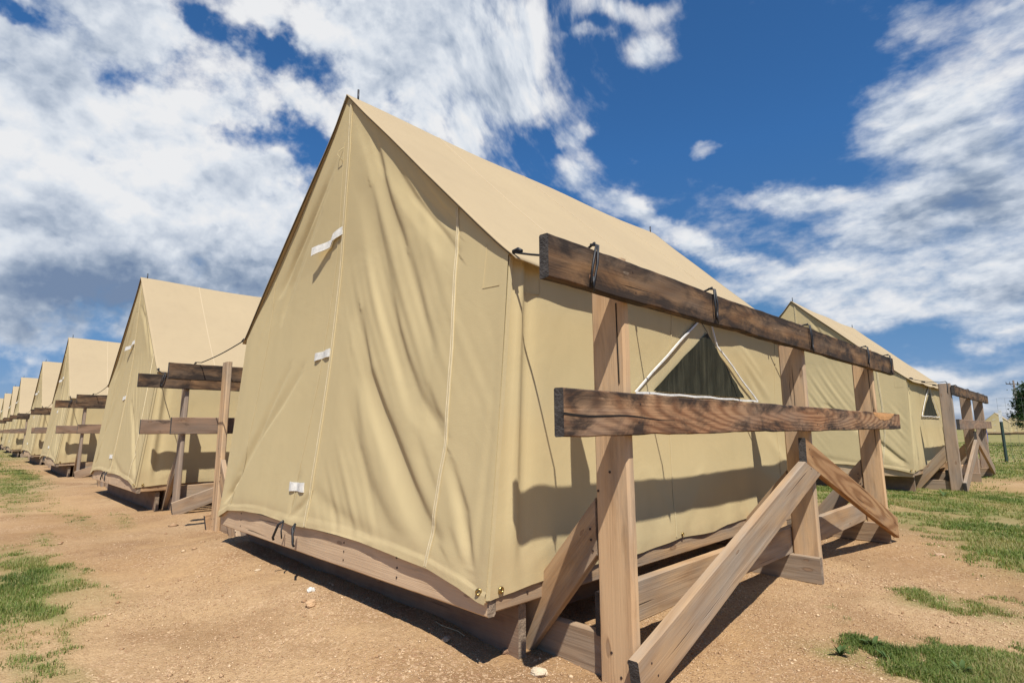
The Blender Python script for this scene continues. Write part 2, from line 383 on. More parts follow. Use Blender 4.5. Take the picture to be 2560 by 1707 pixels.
def grid_mesh(name, P, mat, parent, smooth=True):
    """P: array (ny, nx, 3)"""
    ny, nx, _ = P.shape
    v = P.reshape(-1, 3)
    i = np.arange(ny - 1)[:, None] * nx + np.arange(nx - 1)[None, :]
    f = np.stack([i, i + 1, i + nx + 1, i + nx], -1).reshape(-1, 4)
    me = bpy.data.meshes.new(name); me.vertices.add(len(v)); me.vertices.foreach_set('co', v.astype(np.float32).ravel())
    me.loops.add(len(f) * 4); me.loops.foreach_set('vertex_index', f.ravel().astype(np.int32))
    me.polygons.add(len(f)); me.polygons.foreach_set('loop_start', (np.arange(len(f)) * 4).astype(np.int32))
    me.update(calc_edges=True); me.validate()
    me.polygons.foreach_set('use_smooth', [smooth] * len(f)); me.materials.append(mat)
    o = bpy.data.objects.new(name, me); COL.objects.link(o)
    if parent: o.parent = parent
    return o

def tube(name, pts, r, mat, parent=None, n=6, closed=False):
    V_ = []; F = []
    pts = [Vector(p) for p in pts]; N = len(pts)
    prev = None
    for k, p in enumerate(pts):
        a = pts[(k - 1) % N] if closed or k > 0 else p; b = pts[(k + 1) % N] if closed or k < N - 1 else p
        d_ = (b - a).normalized()
        ref = Vector((0, 0, 1)) if abs(d_.z) < .9 else Vector((1, 0, 0))
        if prev is None: x_ = d_.cross(ref).normalized()
        else: x_ = (prev - d_ * prev.dot(d_)).normalized()
        prev = x_; y_ = d_.cross(x_)
        rr_ = r if not callable(r) else r(k / (N - 1))
        for j in range(n):
            t_ = 2 * math.pi * j / n; V_.append(p + (x_ * math.cos(t_) + y_ * math.sin(t_)) * rr_)
    for k in range(N - 1 + (1 if closed else 0)):
        for j in range(n):
            a = k * n + j; b = k * n + (j + 1) % n; c = ((k + 1) % N) * n + (j + 1) % n; d_ = ((k + 1) % N) * n + j
            F.append((a, b, c, d_))
    if not closed: F.append(tuple(range(n))[::-1]); F.append(tuple((N - 1) * n + j for j in range(n)))
    return mesh(name, V_, F, mat, parent, True)

def plank(name, A, B, C_, D, tv, mats, parent, n=None, jit=.0015, wane=0.0, seed=0, cham=.004, bow=0.0):
    """board with face corners A(start top) B(start bottom) C(end top) D(end bottom) and thickness vector tv.
    local X along the grain, local Y across, origin mid-board"""
    A, B, C_, D, tv = map(Vector, (A, B, C_, D, tv))
    X = ((C_ + D) - (A + B)).normalized(); Z = tv.normalized(); Y = Z.cross(X).normalized(); Z = X.cross(Y)
    org = (A + B + C_ + D) / 4 + tv / 2
    M = Matrix((X, Y, Z)).transposed().to_4x4(); M.translation = org; Mi = M.inverted()
    L = ((C_ + D) - (A + B)).length / 2; w = (A - B).length; th = tv.length
    n = n or max(3, int(L / .05))
    cw = cham / w; ct = cham / th
    sec = [(cw, 0), (1 - cw, 0), (1, ct), (1, 1 - ct), (1 - cw, 1), (cw, 1), (0, 1 - ct), (0, ct)]   # (across from B to A, thickness)
    V_ = []; F = []; mi = []
    for k in range(n + 1):
        s = k / n
        for j, (a, t_) in enumerate(sec):
            lo = B.lerp(D, s); hi = A.lerp(C_, s)
            p = lo.lerp(hi, a) + tv * t_
            q = Mi @ p
            u_ = s * L
            top = a > .5
            nz = mnoise.noise(Vector((u_ * 3.1, seed * 7.3 + (3 if top else 0), t_ * 1.5))) * jit + mnoise.noise(Vector((u_ * 17, seed * 3.1 + (5 if top else 0), t_))) * jit * .6
            wn_ = 0
            if wane: wn_ = max(0, mnoise.noise(Vector((u_ * 1.7, seed + (9 if top else 1.5), .5)))) * wane + max(0, mnoise.noise(Vector((u_ * 8.3, seed + (9 if top else 2.5), .5)))) * wane * .5
            q.y += nz - (wn_ if (q.y > 0) else -wn_)
            q.z += mnoise.noise(Vector((u_ * 2.3, seed * 1.7 + 20, a))) * jit * .7
            q.y += bow * (4 * s * (1 - s))
            V_.append(q)
    ns = len(sec)
    for k in range(n):
        for j in range(ns):
            a = k * ns + j; b = k * ns + (j + 1) % ns
            F.append((a, b, b + ns, a + ns)); mi.append(0)
    F.append(tuple(range(ns))[::-1]); mi.append(1); F.append(tuple(n * ns + j for j in range(ns))); mi.append(1)
    o = mesh(name, V_, F, mats if isinstance(mats, (list, tuple)) else [mats, M_endl], parent, False, mi, M)
    me = o.data
    import bmesh
    bm = bmesh.new(); bm.from_mesh(me); bmesh.ops.recalc_face_normals(bm, faces=bm.faces); bm.to_mesh(me); bm.free()
    return o

def disc(name, c, nrm, r, mat, parent, h=.003, n=10):
    c = Vector(c); z = Vector(nrm).normalized(); x_ = z.orthogonal().normalized(); y_ = z.cross(x_)
    V_ = [c + (x_ * math.cos(2 * math.pi * j / n) + y_ * math.sin(2 * math.pi * j / n)) * r - z * .004 for j in range(n)]
    V_ += [c + (x_ * math.cos(2 * math.pi * j / n) + y_ * math.sin(2 * math.pi * j / n)) * r * .9 + z * h for j in range(n)]
    F = [(j, (j + 1) % n, n + (j + 1) % n, n + j) for j in range(n)] + [tuple(range(n, 2 * n))]
    return mesh(name, V_, F, mat, parent)

def ring(name, c, nrm, r0, r1, mat, parent, n=16):
    c = Vector(c); z = Vector(nrm).normalized(); x_ = z.orthogonal().normalized(); y_ = z.cross(x_)
    V_ = []; F = []
    prof = [(r0, 0), (r0, .003), ((r0 + r1) / 2, .0055), (r1, .003), (r1, -.001)]
    for j in range(n):
        t_ = 2 * math.pi * j / n
        for rr_, h in prof: V_.append(c + (x_ * math.cos(t_) + y_ * math.sin(t_)) * rr_ + z * h)
    k = len(prof)
    for j in range(n):
        for i in range(k - 1):
            a = j * k + i; b = ((j + 1) % n) * k + i
            F.append((a, a + 1, b + 1, b))
    return mesh(name, V_, F, mat, parent, True)

# ------------------------------------------------------------------ tent
DRAPES=[
   ([(0.179, 2.548), (0.29, 2.335), (0.384, 2.129), (0.462, 1.969), (0.544, 1.815), (0.629, 1.667)], 0.022, 0.07, 0.035) ,
   ([(0.368, 2.373), (0.474, 2.193), (0.572, 2.035), (0.678, 1.9), (0.811, 1.755), (0.933, 1.632), (1.021, 1.543)], 0.024, 0.07, 0.035) ,
   ([(0.239, 2.511), (0.318, 2.323), (0.411, 2.12)], 0.012, 0.03, 0.02) ,
   ([(0.522, 2.213), (0.61, 2.058), (0.736, 1.898), (0.878, 1.752), (1.02, 1.625)], 0.02, 0.05, 0.03) ,
   ([(0.67, 2.073), (0.778, 1.919), (0.89, 1.79), (1.019, 1.672)], 0.03, 0.05, 0.025) ,
   ([(0.29, 2.05), (0.336, 1.931), (0.41, 1.741), (0.478, 1.579), (0.569, 1.369), (0.62, 1.25), (0.70, 1.12), (0.845, 0.934), (0.955, 0.838), (1.025, 0.771)], 0.024, 0.1, 0.05) ,
   ([(0.28, 1.38), (0.4, 1.081), (0.548, 0.904), (0.728, 0.712), (0.845, 0.585), (0.94, 0.489), (1.045, 0.402)], 0.030, 0.1, 0.045) ,
   ([(0.661, 1.634), (0.74, 1.465), (0.815, 1.298), (0.897, 1.163)], 0.012, 0.08, 0.05) ,
   ([(0.898, 0.979), (0.966, 0.876), (1.036, 0.815)], 0.01, 0.05, 0.03) ,
   ([(0.226, 1.162), (0.302, 0.939), (0.373, 0.73), (0.505, 0.563), (0.699, 0.419), (0.933, 0.323)], 0.014, 0.1, 0.06) ,
   ([(-0.018, 0.511), (0.175, 0.434), (0.453, 0.368), (0.719, 0.338), (0.959, 0.308)], 0.01, 0.06, 0.05) ,
   ([(0.851, 0.785), (0.934, 0.672), (1.012, 0.567)], 0.008, 0.05, 0.03) ,
   ([(1.094, 0.68), (1.196, 0.516), (1.278, 0.26)], 0.012, 0.03, 0.02) ,
   ([(1.141, 0.578), (1.218, 0.414), (1.28, 0.26)], 0.01, 0.03, 0.02) ,
   ([(1.198, 0.353), (1.24, 0.309), (1.284, 0.255)], 0.008, 0.03, 0.02) ,
   ([(1.239, 0.378), (1.265, 0.319), (1.288, 0.255)], 0.008, 0.03, 0.02) ,
   ([(1.299, 0.431), (1.294, 0.337), (1.29, 0.256)], 0.008, 0.03, 0.02) ,
   ([(1.121, 0.441), (1.199, 0.334), (1.278, 0.254)], 0.006, 0.03, 0.02) ,
   ([(1.321, 1.113), (1.317, 0.853), (1.297, 0.589), (1.279, 0.27)], 0.014, 0.025, 0.015) ,
   ([(-0.135, 2.336), (-0.305, 2.203), (-0.484, 2.049), (-0.647, 1.891), (-0.788, 1.706)], 0.01, 0.05, 0.03) ,
   ([(-0.172, 2.26), (-0.34, 2.089), (-0.517, 1.907), (-0.676, 1.709), (-0.756, 1.501)], 0.008, 0.04, 0.03) ,
   ([(-0.26, 2.222), (-0.459, 2.054), (-0.672, 1.873), (-0.844, 1.693)], 0.01, 0.04, 0.025) ,
   ([(-0.291, 2.086), (-0.421, 1.952), (-0.554, 1.8), (-0.736, 1.556)], 0.006, 0.04, 0.03) ,
   ([(-0.379, 1.141), (-0.571, 0.971), (-0.807, 0.791), (-0.998, 0.609), (-1.199, 0.403), (-1.36, 0.29)], 0.014, 0.06, 0.03) ,
   ([(-0.546, 1.176), (-0.717, 0.977), (-0.895, 0.755), (-1.09, 0.556)], 0.01, 0.05, 0.03) ,
   ([(-0.273, 0.333), (-0.399, 0.33), (-0.765, 0.336), (-1.123, 0.326)], 0.007, 0.04, 0.03) ,
   ([(-0.251, 0.345), (-0.13, 0.416), (-0.039, 0.491)], 0.008, 0.03, 0.025) ,
   ([(-0.279, 0.342), (-0.24, 0.446), (-0.209, 0.578)], 0.006, 0.03, 0.025) ,
   ([(-1.057, 0.534), (-1.205, 0.403), (-1.364, 0.278)], 0.01, 0.03, 0.025) ,
]

RZ, EZ, EX, HZ = 2.73, 1.455, 1.355, .245
def lin(pts, x): return np.interp(x, [p[0] for p in pts], [p[1] for p in pts])
SLOPE = [(0, 2.728), (.05, 2.68), (.226, 2.507), (.505, 2.246), (.776, 1.988), (1.004, 1.776), (1.18, 1.612), (1.345, 1.462), (1.40, 1.42)]
SLOPEL = [(0, 2.728), (.124, 2.575), (.226, 2.475), (.495, 2.238), (.736, 2.026), (1.049, 1.745), (1.345, 1.462), (1.40, 1.42)]
HEM = [(-1.33, .250), (-1.2, .300), (-.9, .325), (-.62, .333), (-.3, .322), (-.2, .318), (.045, .328), (.3, .330), (.509, .326), (.809, .310), (1.013, .298), (1.2, .268), (1.30, .243), (1.33, .240)]
def seg_field(X, Z, pts, wl_, wr_):
    """signed distance profile to a polyline: gaussian, wider on its left than on its right"""
    best = np.full(X.shape, 1e9); sgn = np.ones(X.shape); tpar = np.zeros(X.shape)
    P = np.array(pts); n = len(P) - 1
    for k in range(n):
        a, b = P[k], P[k + 1]; d_ = b - a; L2 = (d_ ** 2).sum()
        t_ = np.clip(((X - a[0]) * d_[0] + (Z - a[1]) * d_[1]) / L2, 0, 1)
        dx = X - (a[0] + t_ * d_[0]); dz = Z - (a[1] + t_ * d_[1]); dd = np.hypot(dx, dz)
        cr_ = d_[0] * (Z - a[1]) - d_[1] * (X - a[0])
        mk = dd < best; best = np.where(mk, dd, best); sgn = np.where(mk, np.sign(cr_), sgn); tpar = np.where(mk, (k + t_) / n, tpar)
    w = np.where(sgn > 0, wr_, wl_)
    fade = np.clip(np.sin(np.pi * np.clip(tpar * .94 + .03, 0, 1)), 0, 1) ** .5
    return np.exp(-(best / w) ** 2) * fade
def leanf(Z): return -.117 * np.clip((1.75 - Z) / 1.5, 0, 1.1) ** 1.3
def gable_y(X, Z, variant=0, drapes=True):
    TH = np.arctan2(X, np.maximum(2.76 - Z, .02)); RA = np.hypot(X, 2.76 - Z)
    y = .012 + leanf(Z)
    if drapes:
        for i, (pts, dep, wl_, wr_) in enumerate(DRAPES):
            pp = pts
            if variant == 1:
                if i % 3 == 0: continue
                pp = [(-a if i % 2 else a * .95, b) for a, b in pts]
            # a fold: valley along the line, soft crest on its left
            y = y + dep * (.64 if pts[0][0] > -.05 else 1.15) * seg_field(X, Z, pp, wl_ * .9, wr_ * .72)
            if abs(dep) > .009:
                shift = [(a - (wl_ + wr_) * .9, b - .03) for a, b in pp]
                y = y - dep * .17 * seg_field(X, Z, shift, wl_ * 1.1, wr_ * .9)
    ns = np.zeros(X.shape)
    # minor creases running with the main folds, broken up so that none repeats
    ph = X + .55 * (Z - 1.4) - .10 * np.cos(Z * 2.1)
    env = np.clip(.25 + .75 * np.sin(X * 3.7 + Z * 1.9 + variant) * np.sin(Z * 3.3 - X * 1.3 + 1), 0, 1) * np.clip((X + .02) / .25, 0, 1)
    y = y + .0030 * env * (np.sin(ph * 47 + 1.3 * np.sin(Z * 2.7)) * .6 + np.sin(ph * 83 + 2.0 * np.sin(Z * 1.9 + 1)) * .4)
    pl_ = -X + .62 * (Z - 1.2)
    envl = np.clip(.1 + .9 * np.sin(Z * 2.6 - X * 2.2 + .6), 0, 1) * np.clip((-X - .15) / .3, 0, 1)
    y = y + .0026 * envl * (np.sin(pl_ * 39) * .6 + np.sin(pl_ * 71 + 1.1 * np.sin(Z * 3)) * .4)
    tp = np.where(X >= 0, lin(SLOPE, np.abs(X)), lin(SLOPEL, np.abs(X)))
    y0_ = .004 + leanf(Z)
    y = y0_ + (y - .008 - y0_) * np.clip((tp - Z) / .20, 0, 1) ** .8 * np.clip((Z - .27) / .14, .22, 1)
    y = y + .004 * np.sin(X * 3.1 + Z * 2.2 + variant) + .003 * np.sin(X * 7.7 - Z * 3.1)
    edge = np.clip((np.abs(X) - 1.22) / .10, 0, 1)
    y = y * (1 - edge) + (.002 + leanf(Z)) * edge
    lim = -.1035 + np.clip((Z - .335) / .10, 0, 3) * .12
    y = np.where((Z < .50) & (np.abs(X) < 1.36), np.minimum(y, lim), y)
    y = y - .0012 * (1 + np.sin(X * 23 + 2 * Z)) * np.clip((.42 - Z) / .15, 0, 1)
    return y
def gable(name, parent, variant=0, nx=230, nz=250, yback=None):
    u = np.linspace(-1, 1, nx); v = np.linspace(0, 1, nz) ** .9
    X = np.repeat((u * 1.345)[None, :], nz, 0)
    top = np.where(X >= 0, lin(SLOPE, np.abs(X)), lin(SLOPEL, np.abs(X))) - .004
    hem = lin(HEM, X)
    Z = hem + (top - hem) * v[:, None]
    if yback is None:
        w_ = 1.337 - .007 * np.clip((EZ - Z) / 1.2, 0, 1) + .004
        w_ = np.where(Z > EZ, 1.345, w_)
        X = X / 1.345 * w_
        Y = gable_y(X, Z, variant)
        # flat turned hem, slightly proud
        Y = Y - .004 * np.clip((hem + .035 - Z) / .004, 0, 1) - .002
    else:
        Y = yback + .05 * np.clip((EZ - Z) / 1.2, 0, 1) + 0 * X - .30 * np.abs(X)
    P = np.stack([X, Y, Z], -1)
    return grid_mesh(name, P, M_wall, parent)
def side_x(Y, Z, sgn=1):
    x = 1.337 - .007 * np.clip((EZ - Z) / 1.2, 0, 1)
    x0_ = x
    g = lambda c, w, d_: d_ * np.exp(-((Y - c) / w) ** 2)
    dn = np.clip((EZ - Z) / .9, 0, 1)
    x = x + g(.055 - .04 * dn, .022, .016) - g(.10 - .03 * dn, .03, .014) * (1 - .3 * dn) + g(.19 - .03 * dn, .05, .004) * dn
    x = x - g(.34, .10, .003) + .004 * np.sin(Y * 2.7 + Z) + .002 * np.sin(Y * 5.3 - Z * 2.2) 
    # creases springing from the foot of the window and the corner
    for (a, b, w, d_) in (((1.95, 1.30), (2.45, 1.02), .03, .008), ((1.9, 1.38), (2.35, 1.15), .025, .006), ((2.0, 1.22), (2.4, .9), .03, .006), ((.0, .28), (.30, .42), .03, .004), ((.02, .27), (.12, .45), .02, .004), ((1.2, .30), (.9, .62), .04, .005), ((1.2, .30), (1.5, .60), .04, .005), ((3.0, .30), (2.4, .75), .05, .010), ((3.0, .28), (2.2, .55), .05, .008)):
        x = x + d_ * seg_field(Y, Z, [a, b], w, w)
    x = x0_ + (x - x0_) * np.clip((Z - .26) / .22, .1, 1)
    x = x - .022 * np.sin(np.pi * np.clip((EZ - Z) / 1.15, 0, 1)) * np.clip(Y / .5, 0, 1)
    x = x + .004 * np.sin(Y * 19) * np.clip((.42 - Z) / .14, 0, 1)
    x = np.where(Z < .50, np.maximum(x, 1.3265 - np.clip((Z - .345) / .1, 0, 3) * .12), x)
    return sgn * x
SHEM = [(-.1, .243), (.12, .262), (.5, .268), (.85, .262), (1.187, .280), (1.546, .264), (1.7, .284), (2.1, .288), (2.5, .268), (3.1, .25)]
YB = 3.0
def sidewall(name, parent, sgn, ny=170, nz=90):
    v = np.linspace(0, 1, nz); u = np.linspace(0, 1, ny)
    top = 1.462
    Yc = u[None, :] * np.ones((nz, 1))
    front = -.100 * np.clip(1 - v, 0, 1)[:, None] + .008 * v[:, None]
    Y = front + (YB - front) * Yc
    hem = lin(SHEM, Y)
    Z = hem + (top - hem) * v[:, None]
    fy = gable_y(np.full(Z[:, :1].shape, sgn * 1.335), Z[:, :1], 0) + .001
    Y = fy + (YB - fy) * Yc
    Xs = side_x(Y, Z, sgn)
    return grid_mesh(name, np.stack([Xs, Y, Z], -1), M_wall, parent)
LOOPS = [-.035, .774, 1.944, 3.162, 3.826]
EAVE_TIE = [-.02, .80, 1.62, 2.42, 2.97]
def roof_pt(s, y01, sgn):
    """s 0 ridge..1 eave..>1 overhang ; y01 0..1 front to back"""
    pts = SLOPE if sgn > 0 else SLOPEL
    x = s * 1.36
    z = np.where(x < 1.36, lin(pts, np.minimum(x, 1.36)), 0)
    z = np.where(x >= 1.36, lin(pts, 1.36) - (x - 1.36) * 1.05, z)
    yb = 3.335 - .30 * np.minimum(s, 1.0) - .02 * np.sin(np.pi * np.clip(s, 0, 1))
    yf = -.016 - .010 * np.clip(s, 0, 1)
    y = yf + (yb - yf) * y01
    sag = .012 * np.sin(np.pi * y01) * (1 - s * .4) + .010 * np.sin(np.pi * y01 * 2) ** 2 * np.clip(1 - s, 0, 1)
    z = z - sag + .003 * np.sin(y * 4 + s * 5)
    # pull of the eave ties: edge dips and flares between them
    tie = np.zeros(np.shape(y01))
    for t_ in EAVE_TIE: tie = tie + np.exp(-((y - t_) / .14) ** 2)
    ov = np.clip((s - .95) / .07, 0, 1)
    z = z - ov * .008 * (1 - np.clip(tie, 0, 1)) + ov * .001 * np.clip(tie, 0, 1)
    x = x - ov * .004 * (1 - np.clip(tie, 0, 1)) + ov * .004 * np.clip(tie, 0, 1)
    return x * sgn, y, z + .012
def roof(name, parent):
    ns, ny = 60, 120
    S = np.concatenate([-np.linspace(1.022, 0, ns), np.linspace(0, 1.022, ns)[1:]])
    rows = []
    for s in S:
        sg = 1 if s >= 0 else -1
        x, y, z = roof_pt(np.full(ny, abs(s)), np.linspace(0, 1, ny), sg)
        rows.append(np.stack([x, y, z], -1))
    o = grid_mesh(name, np.array(rows), M_roof, parent)
    md = o.modifiers.new('thick', 'SOLIDIFY'); md.thickness = .004; md.offset = 1
    return o
def strip(name, P, w, mat, parent, normal, stitch=True, th=.0022, cross=None):
    """narrow flat strip following polyline P, sitting th proud of the surface along normal"""
    P = [Vector(p) for p in P]; V_ = []; F = []
    for k, p in enumerate(P):
        d_ = (P[min(k + 1, len(P) - 1)] - P[max(k - 1, 0)]).normalized(); nn = Vector(normal(p)) if callable(normal) else Vector(normal)
        c = d_.cross(nn).normalized() * w / 2
        V_ += [p + c + nn * -.001, p + c * .9 + nn * th, p - c * .9 + nn * th, p - c - nn * .001]
    for k in range(len(P) - 1):
        a = k * 4
        for j in range(3): F.append((a + j, a + j + 1, a + j + 5, a + j + 4))
    return mesh(name, V_, F, mat, parent, False)

def make_tent(variant=0, detail=True, half=False):
    T = empty('canvas_wall_tent')
    k = 1.0 if detail else .5
    gable('gable_wall', T, variant, int(230 * k), int(250 * k))
    gable('gable_wall', T, 0, 20, 20, yback=3.30)
    sidewall('side_wall', T, 1, int(170 * k), int(90 * k)); sidewall('side_wall', T, -1, 60, 30)
    roof('roof', T)
    gy = lambda x, z: float(gable_y(np.array([[x]]), np.array([[z]]), variant)[0, 0])
    def gpath(pts, n=40, d_=0.0):
        out = []
        zs = np.linspace(pts[0][1], pts[-1][1], n)
        pz = [p[1] for p in pts][::-1]; px = [p[0] for p in pts][::-1]
        for z in zs:
            x = float(np.interp(z, pz, px)); out.append((x, gy(x, z) - .004 - d_, z))
        return out
    cen = [(.045, 2.66), (.046, 2.36), (.012, 1.847), (-.005, 1.5), (-.012, 1.194), (-.02, .98), (-.03, .684), (-.045, .33)]
    inner = [(-.02, 2.45), (-.04, 1.9), (-.09, 1.5), (-.134, 1.121), (-.20, .72), (-.262, .35)]
    rs = [(1.012, 1.745), (1.025, 1.435), (1.045, 1.12), (1.050, .742), (1.010, .426), (.990, .305)]
    ls = [(-.936, 1.80), (-.945, 1.40), (-1.0, .9), (-1.03, .657), (-1.17, .305)]
    nf = (0, -1, .05)
    strip('seam', gpath(cen), .022, M_seam, T, nf, th=.004)
    strip('seam', gpath(inner), .010, M_seam, T, nf, th=.001)
    strip('seam', gpath(rs, 50), .020, M_seam, T, nf)
    strip('seam', gpath(ls, 50), .010, M_seam, T, nf, th=.001)
    if detail:
        for dx in (-.006, .006): strip('stitch_line', gpath([(a + dx, b) for a, b in rs], 50, .003), .0022, M_thread, T, nf, th=.0006)
        strip('stitch_line', gpath([(a - .007, b) for a, b in cen], 50, .0055), .0020, M_thread, T, nf, th=.0006)
        # corner reinforcement patches
        for pts in ([(1.215, 1.53), (1.205, 1.35), (1.30, 1.345)], ):
            o = []
            for a, b in zip(pts[:-1], pts[1:]):
                for q in np.linspace(0, 1, 10): x = a[0] + (b[0] - a[0]) * q; z = a[1] + (b[1] - a[1]) * q; o.append((x, gy(x, z) - .003, z))
            strip('stitch_line', o, .0018, M_seam, T, nf, th=.0006)
        strip('stitch_line', [(1.3385 + .0, .16, z) for z in np.linspace(1.43, 1.33, 5)] + [(1.3385, y, 1.33) for y in np.linspace(.15, .03, 5)], .0018, M_seam, T, (1, 0, 0), th=.0006)
    # vertical corner seam (felled, on the side face)
    for sg in (1, -1):
        strip('corner_seam', [(sg * (.001 + float(side_x(np.array([[-.0 - .10 * (1 - v) + .012]]), np.array([[.25 + 1.2 * v]]))[0, 0]) + .002), float(leanf(.25 + 1.2 * v)) + .013, .25 + 1.2 * v) for v in np.linspace(0, 1, 24)], .016, M_seam, T, (sg, 0, 0), th=.003)
        for yy, zt in ((2.60, 1.44), (1.20, 1.44)):
            strip('seam', [(sg * (float(side_x(np.array([[yy - .07 * (1 - v)]]), np.array([[.29 + (zt - .29) * v]]))[0, 0]) + .002), yy - .07 * (1 - v), .29 + (zt - .29) * v) for v in np.linspace(0, 1, 30)], .009, M_seam, T, (sg, 0, 0), th=.001)
    # roof seams run from ridge to eave
    for yr_, ye in ((.655, .555), (1.46, 1.42), (2.64, 2.42)):
        for sg in (1, -1):
            out = []
            for s in np.linspace(0, 1.018, 40):
                yf = -.016 - .010 * min(s, 1); yb = 3.335 - .30 * min(s, 1)
                y = yr_ + (ye - yr_) * min(s, 1)
                x_, y_, z_ = roof_pt(np.array([s]), np.array([(y - yf) / (yb - yf)]), sg)
                out.append((float(x_[0]), float(y_[0]), float(z_[0]) + .0015))
            strip('seam', out, .012, M_rseam, T, (sg * .68, 0, .73), th=.0012)
    # rope hem along the front roof edges, its dark colour painting the shadow gap
    for sg in (1, -1):
        out = []
        for s in np.linspace(0.0, 1.0, 30):
            x_, y_, z_ = roof_pt(np.array([s]), np.array([0.0]), sg); out.append((float(x_[0]), float(y_[0]) + .004, float(z_[0]) - .007))
        tube('edge_shade_cord', out, .0045, M_rope_shade, T, 5)
    # white webbing closures left of the middle seam
    def tape(x0, x1, z0, z1, h, curl=0.0, lab=None):
        n_ = 12; V_ = []; F = []
        for q in np.linspace(0, 1, n_ + 1):
            x = x0 + (x1 - x0) * q; zc = z0 + (z1 - z0) * q + ((.012 if q < .35 else -.018 + .03 * (q - .35)) if curl else 0)
            y = gy(x, zc) - .008 - curl * .05 * (q ** 1.4) - .004 * math.sin(q * 9)
            hh = h * (1 - .12 * math.sin(q * math.pi))
            V_ += [(x, y, zc + hh / 2), (x, y - .003, zc - hh / 2), (x, y + .003, zc - hh / 2), (x, y + .003, zc + hh / 2)]
        for kq in range(n_):
            a = kq * 4
            for j in range(4): F.append((a + j, a + (j + 1) % 4, a + 4 + (j + 1) % 4, a + 4 + j))
        F += [(0, 1, 2, 3), (n_ * 4, n_ * 4 + 3, n_ * 4 + 2, n_ * 4 + 1)]
        o = mesh('tie_tape', V_, F, M_tape, T)
        if lab: o['label'] = lab
    tape(.01, -.28, 1.900, 1.842, .050, .8, 'loose upper white webbing tab hanging free')
    tape(-.030, -.205, 1.225, 1.215, .046)
    tape(-.118, -.295, .515, .510, .050)
    # bungee toggles at the foot of the door
    for i, (x, lean) in enumerate(((-.272, -.06), (-.125, .045))):
        y0 = -.125
        tube('bungee_toggle', [(x, y0, .335), (x + lean * .3, y0 - .02, .315), (x + lean, y0 - .028, .245), (x + lean * 1.05, y0 - .022, .232)], .0065, M_black, T, 6)
        tube('bungee_toggle', [(x + .01, y0 - .004, .33), (x + .028, y0 - .022, .29), (x + .03, y0 - .018, .25)], .004, M_black, T, 6)
    ring('grommet', (1.303, -.1195, .275), (.55, -.8, .05), .005, .012, M_brass, T)
    ring('grommet', (1.332, -.045, .272), (1, 0, 0), .005, .012, M_brass, T)
    for y in (1.19, 2.5): ring('grommet', (1.332, y, .296), (1, 0, 0), .004, .009, M_brass, T)
    # triangular netted window on each long side
    for sg in (1, -1):
        sx = lambda y, z: float(side_x(np.array([[y]]), np.array([[z]]))[0, 0])
        def tri(name, pts, mat, off, n_=18):
            (a, b, c) = pts; V_ = []; F = []
            for i in range(n_ + 1):
                for j in range(n_ + 1 - i):
                    u_ = i / n_; w_ = j / n_
                    y = a[0] + (b[0] - a[0]) * u_ + (c[0] - a[0]) * w_; z = a[1] + (b[1] - a[1]) * u_ + (c[1] - a[1]) * w_
                    V_.append((sg * (sx(y, z) + off(y, z)), y, z))
            idx = lambda i, j: i * (n_ + 1) - i * (i - 1) // 2 + j
            for i in range(n_):
                for j in range(n_ - i):
                    F.append((idx(i, j), idx(i + 1, j), idx(i, j + 1)))
                    if j < n_ - i - 1: F.append((idx(i + 1, j), idx(i + 1, j + 1), idx(i, j + 1)))
            return mesh(name, V_, F, mat, T, True)
        tri('window_flap', ((1.53, 1.44), (.838, .985), (1.60, .985)), M_seam, lambda y, z: .006 + .004 * math.sin(y * 9))
        tri('window_net', ((1.566, 1.350), (.985, .993), (2.035, .997)), M_net, lambda y, z: .015 + .002 * math.sin(y * 31 + 5 * math.sin(z * 9)) + .001 * math.sin(y * 60 - z * 30))
        def trim(pts, w):
            out = []
            for a, b in zip(pts[:-1], pts[1:]):
                for q in np.linspace(0, 1, 9)[:-1]:
                    y = a[0] + (b[0] - a[0]) * q; z = a[1] + (b[1] - a[1]) * q + .0025 * math.sin(y * 21)
                    out.append((sg * (sx(y, z) + .014), y, z))
            y, z = pts[-1]; out.append((sg * (sx(y, z) + .014), y, z))
            strip('window_trim', out, w, M_trim, T, (sg, 0, 0), th=.004)
        trim([(1.50, 1.425), (1.44, 1.385), (.824, .978)], .010)
        trim([(.824, .978), (1.5, .983), (2.235, .981)], .011)
        trim([(2.235, .981), (1.98, 1.12), (1.771, 1.242), (1.686, 1.285), (1.640, 1.36), (1.60, 1.43)], .011)
        strip('window_tie', [(sg * (sx(1.6, 1.3) + .019), 1.566 - .12 * q, 1.35 + .09 * q) for q in np.linspace(0, 1, 4)], .003, M_black, T, (sg, 0, 0), th=.001)
    # pole tips
    tube('pole_tip', [(0, .058, 2.70), (.0, .058, 2.80)], .006, M_iron, T, 8)
    tube('pole_tip', [(0, 3.26, 2.70), (.0, 3.26, 2.795)], .006, M_iron, T, 8)
    if detail:   # little bent pin through the ridge
        tube('ridge_pin', [(-.018, -.004, 2.42), (-.055, -.022, 2.40), (-.05, -.028, 2.375), (-.02, -.01, 2.33)], .0022, M_seam, T, 5)
    return T

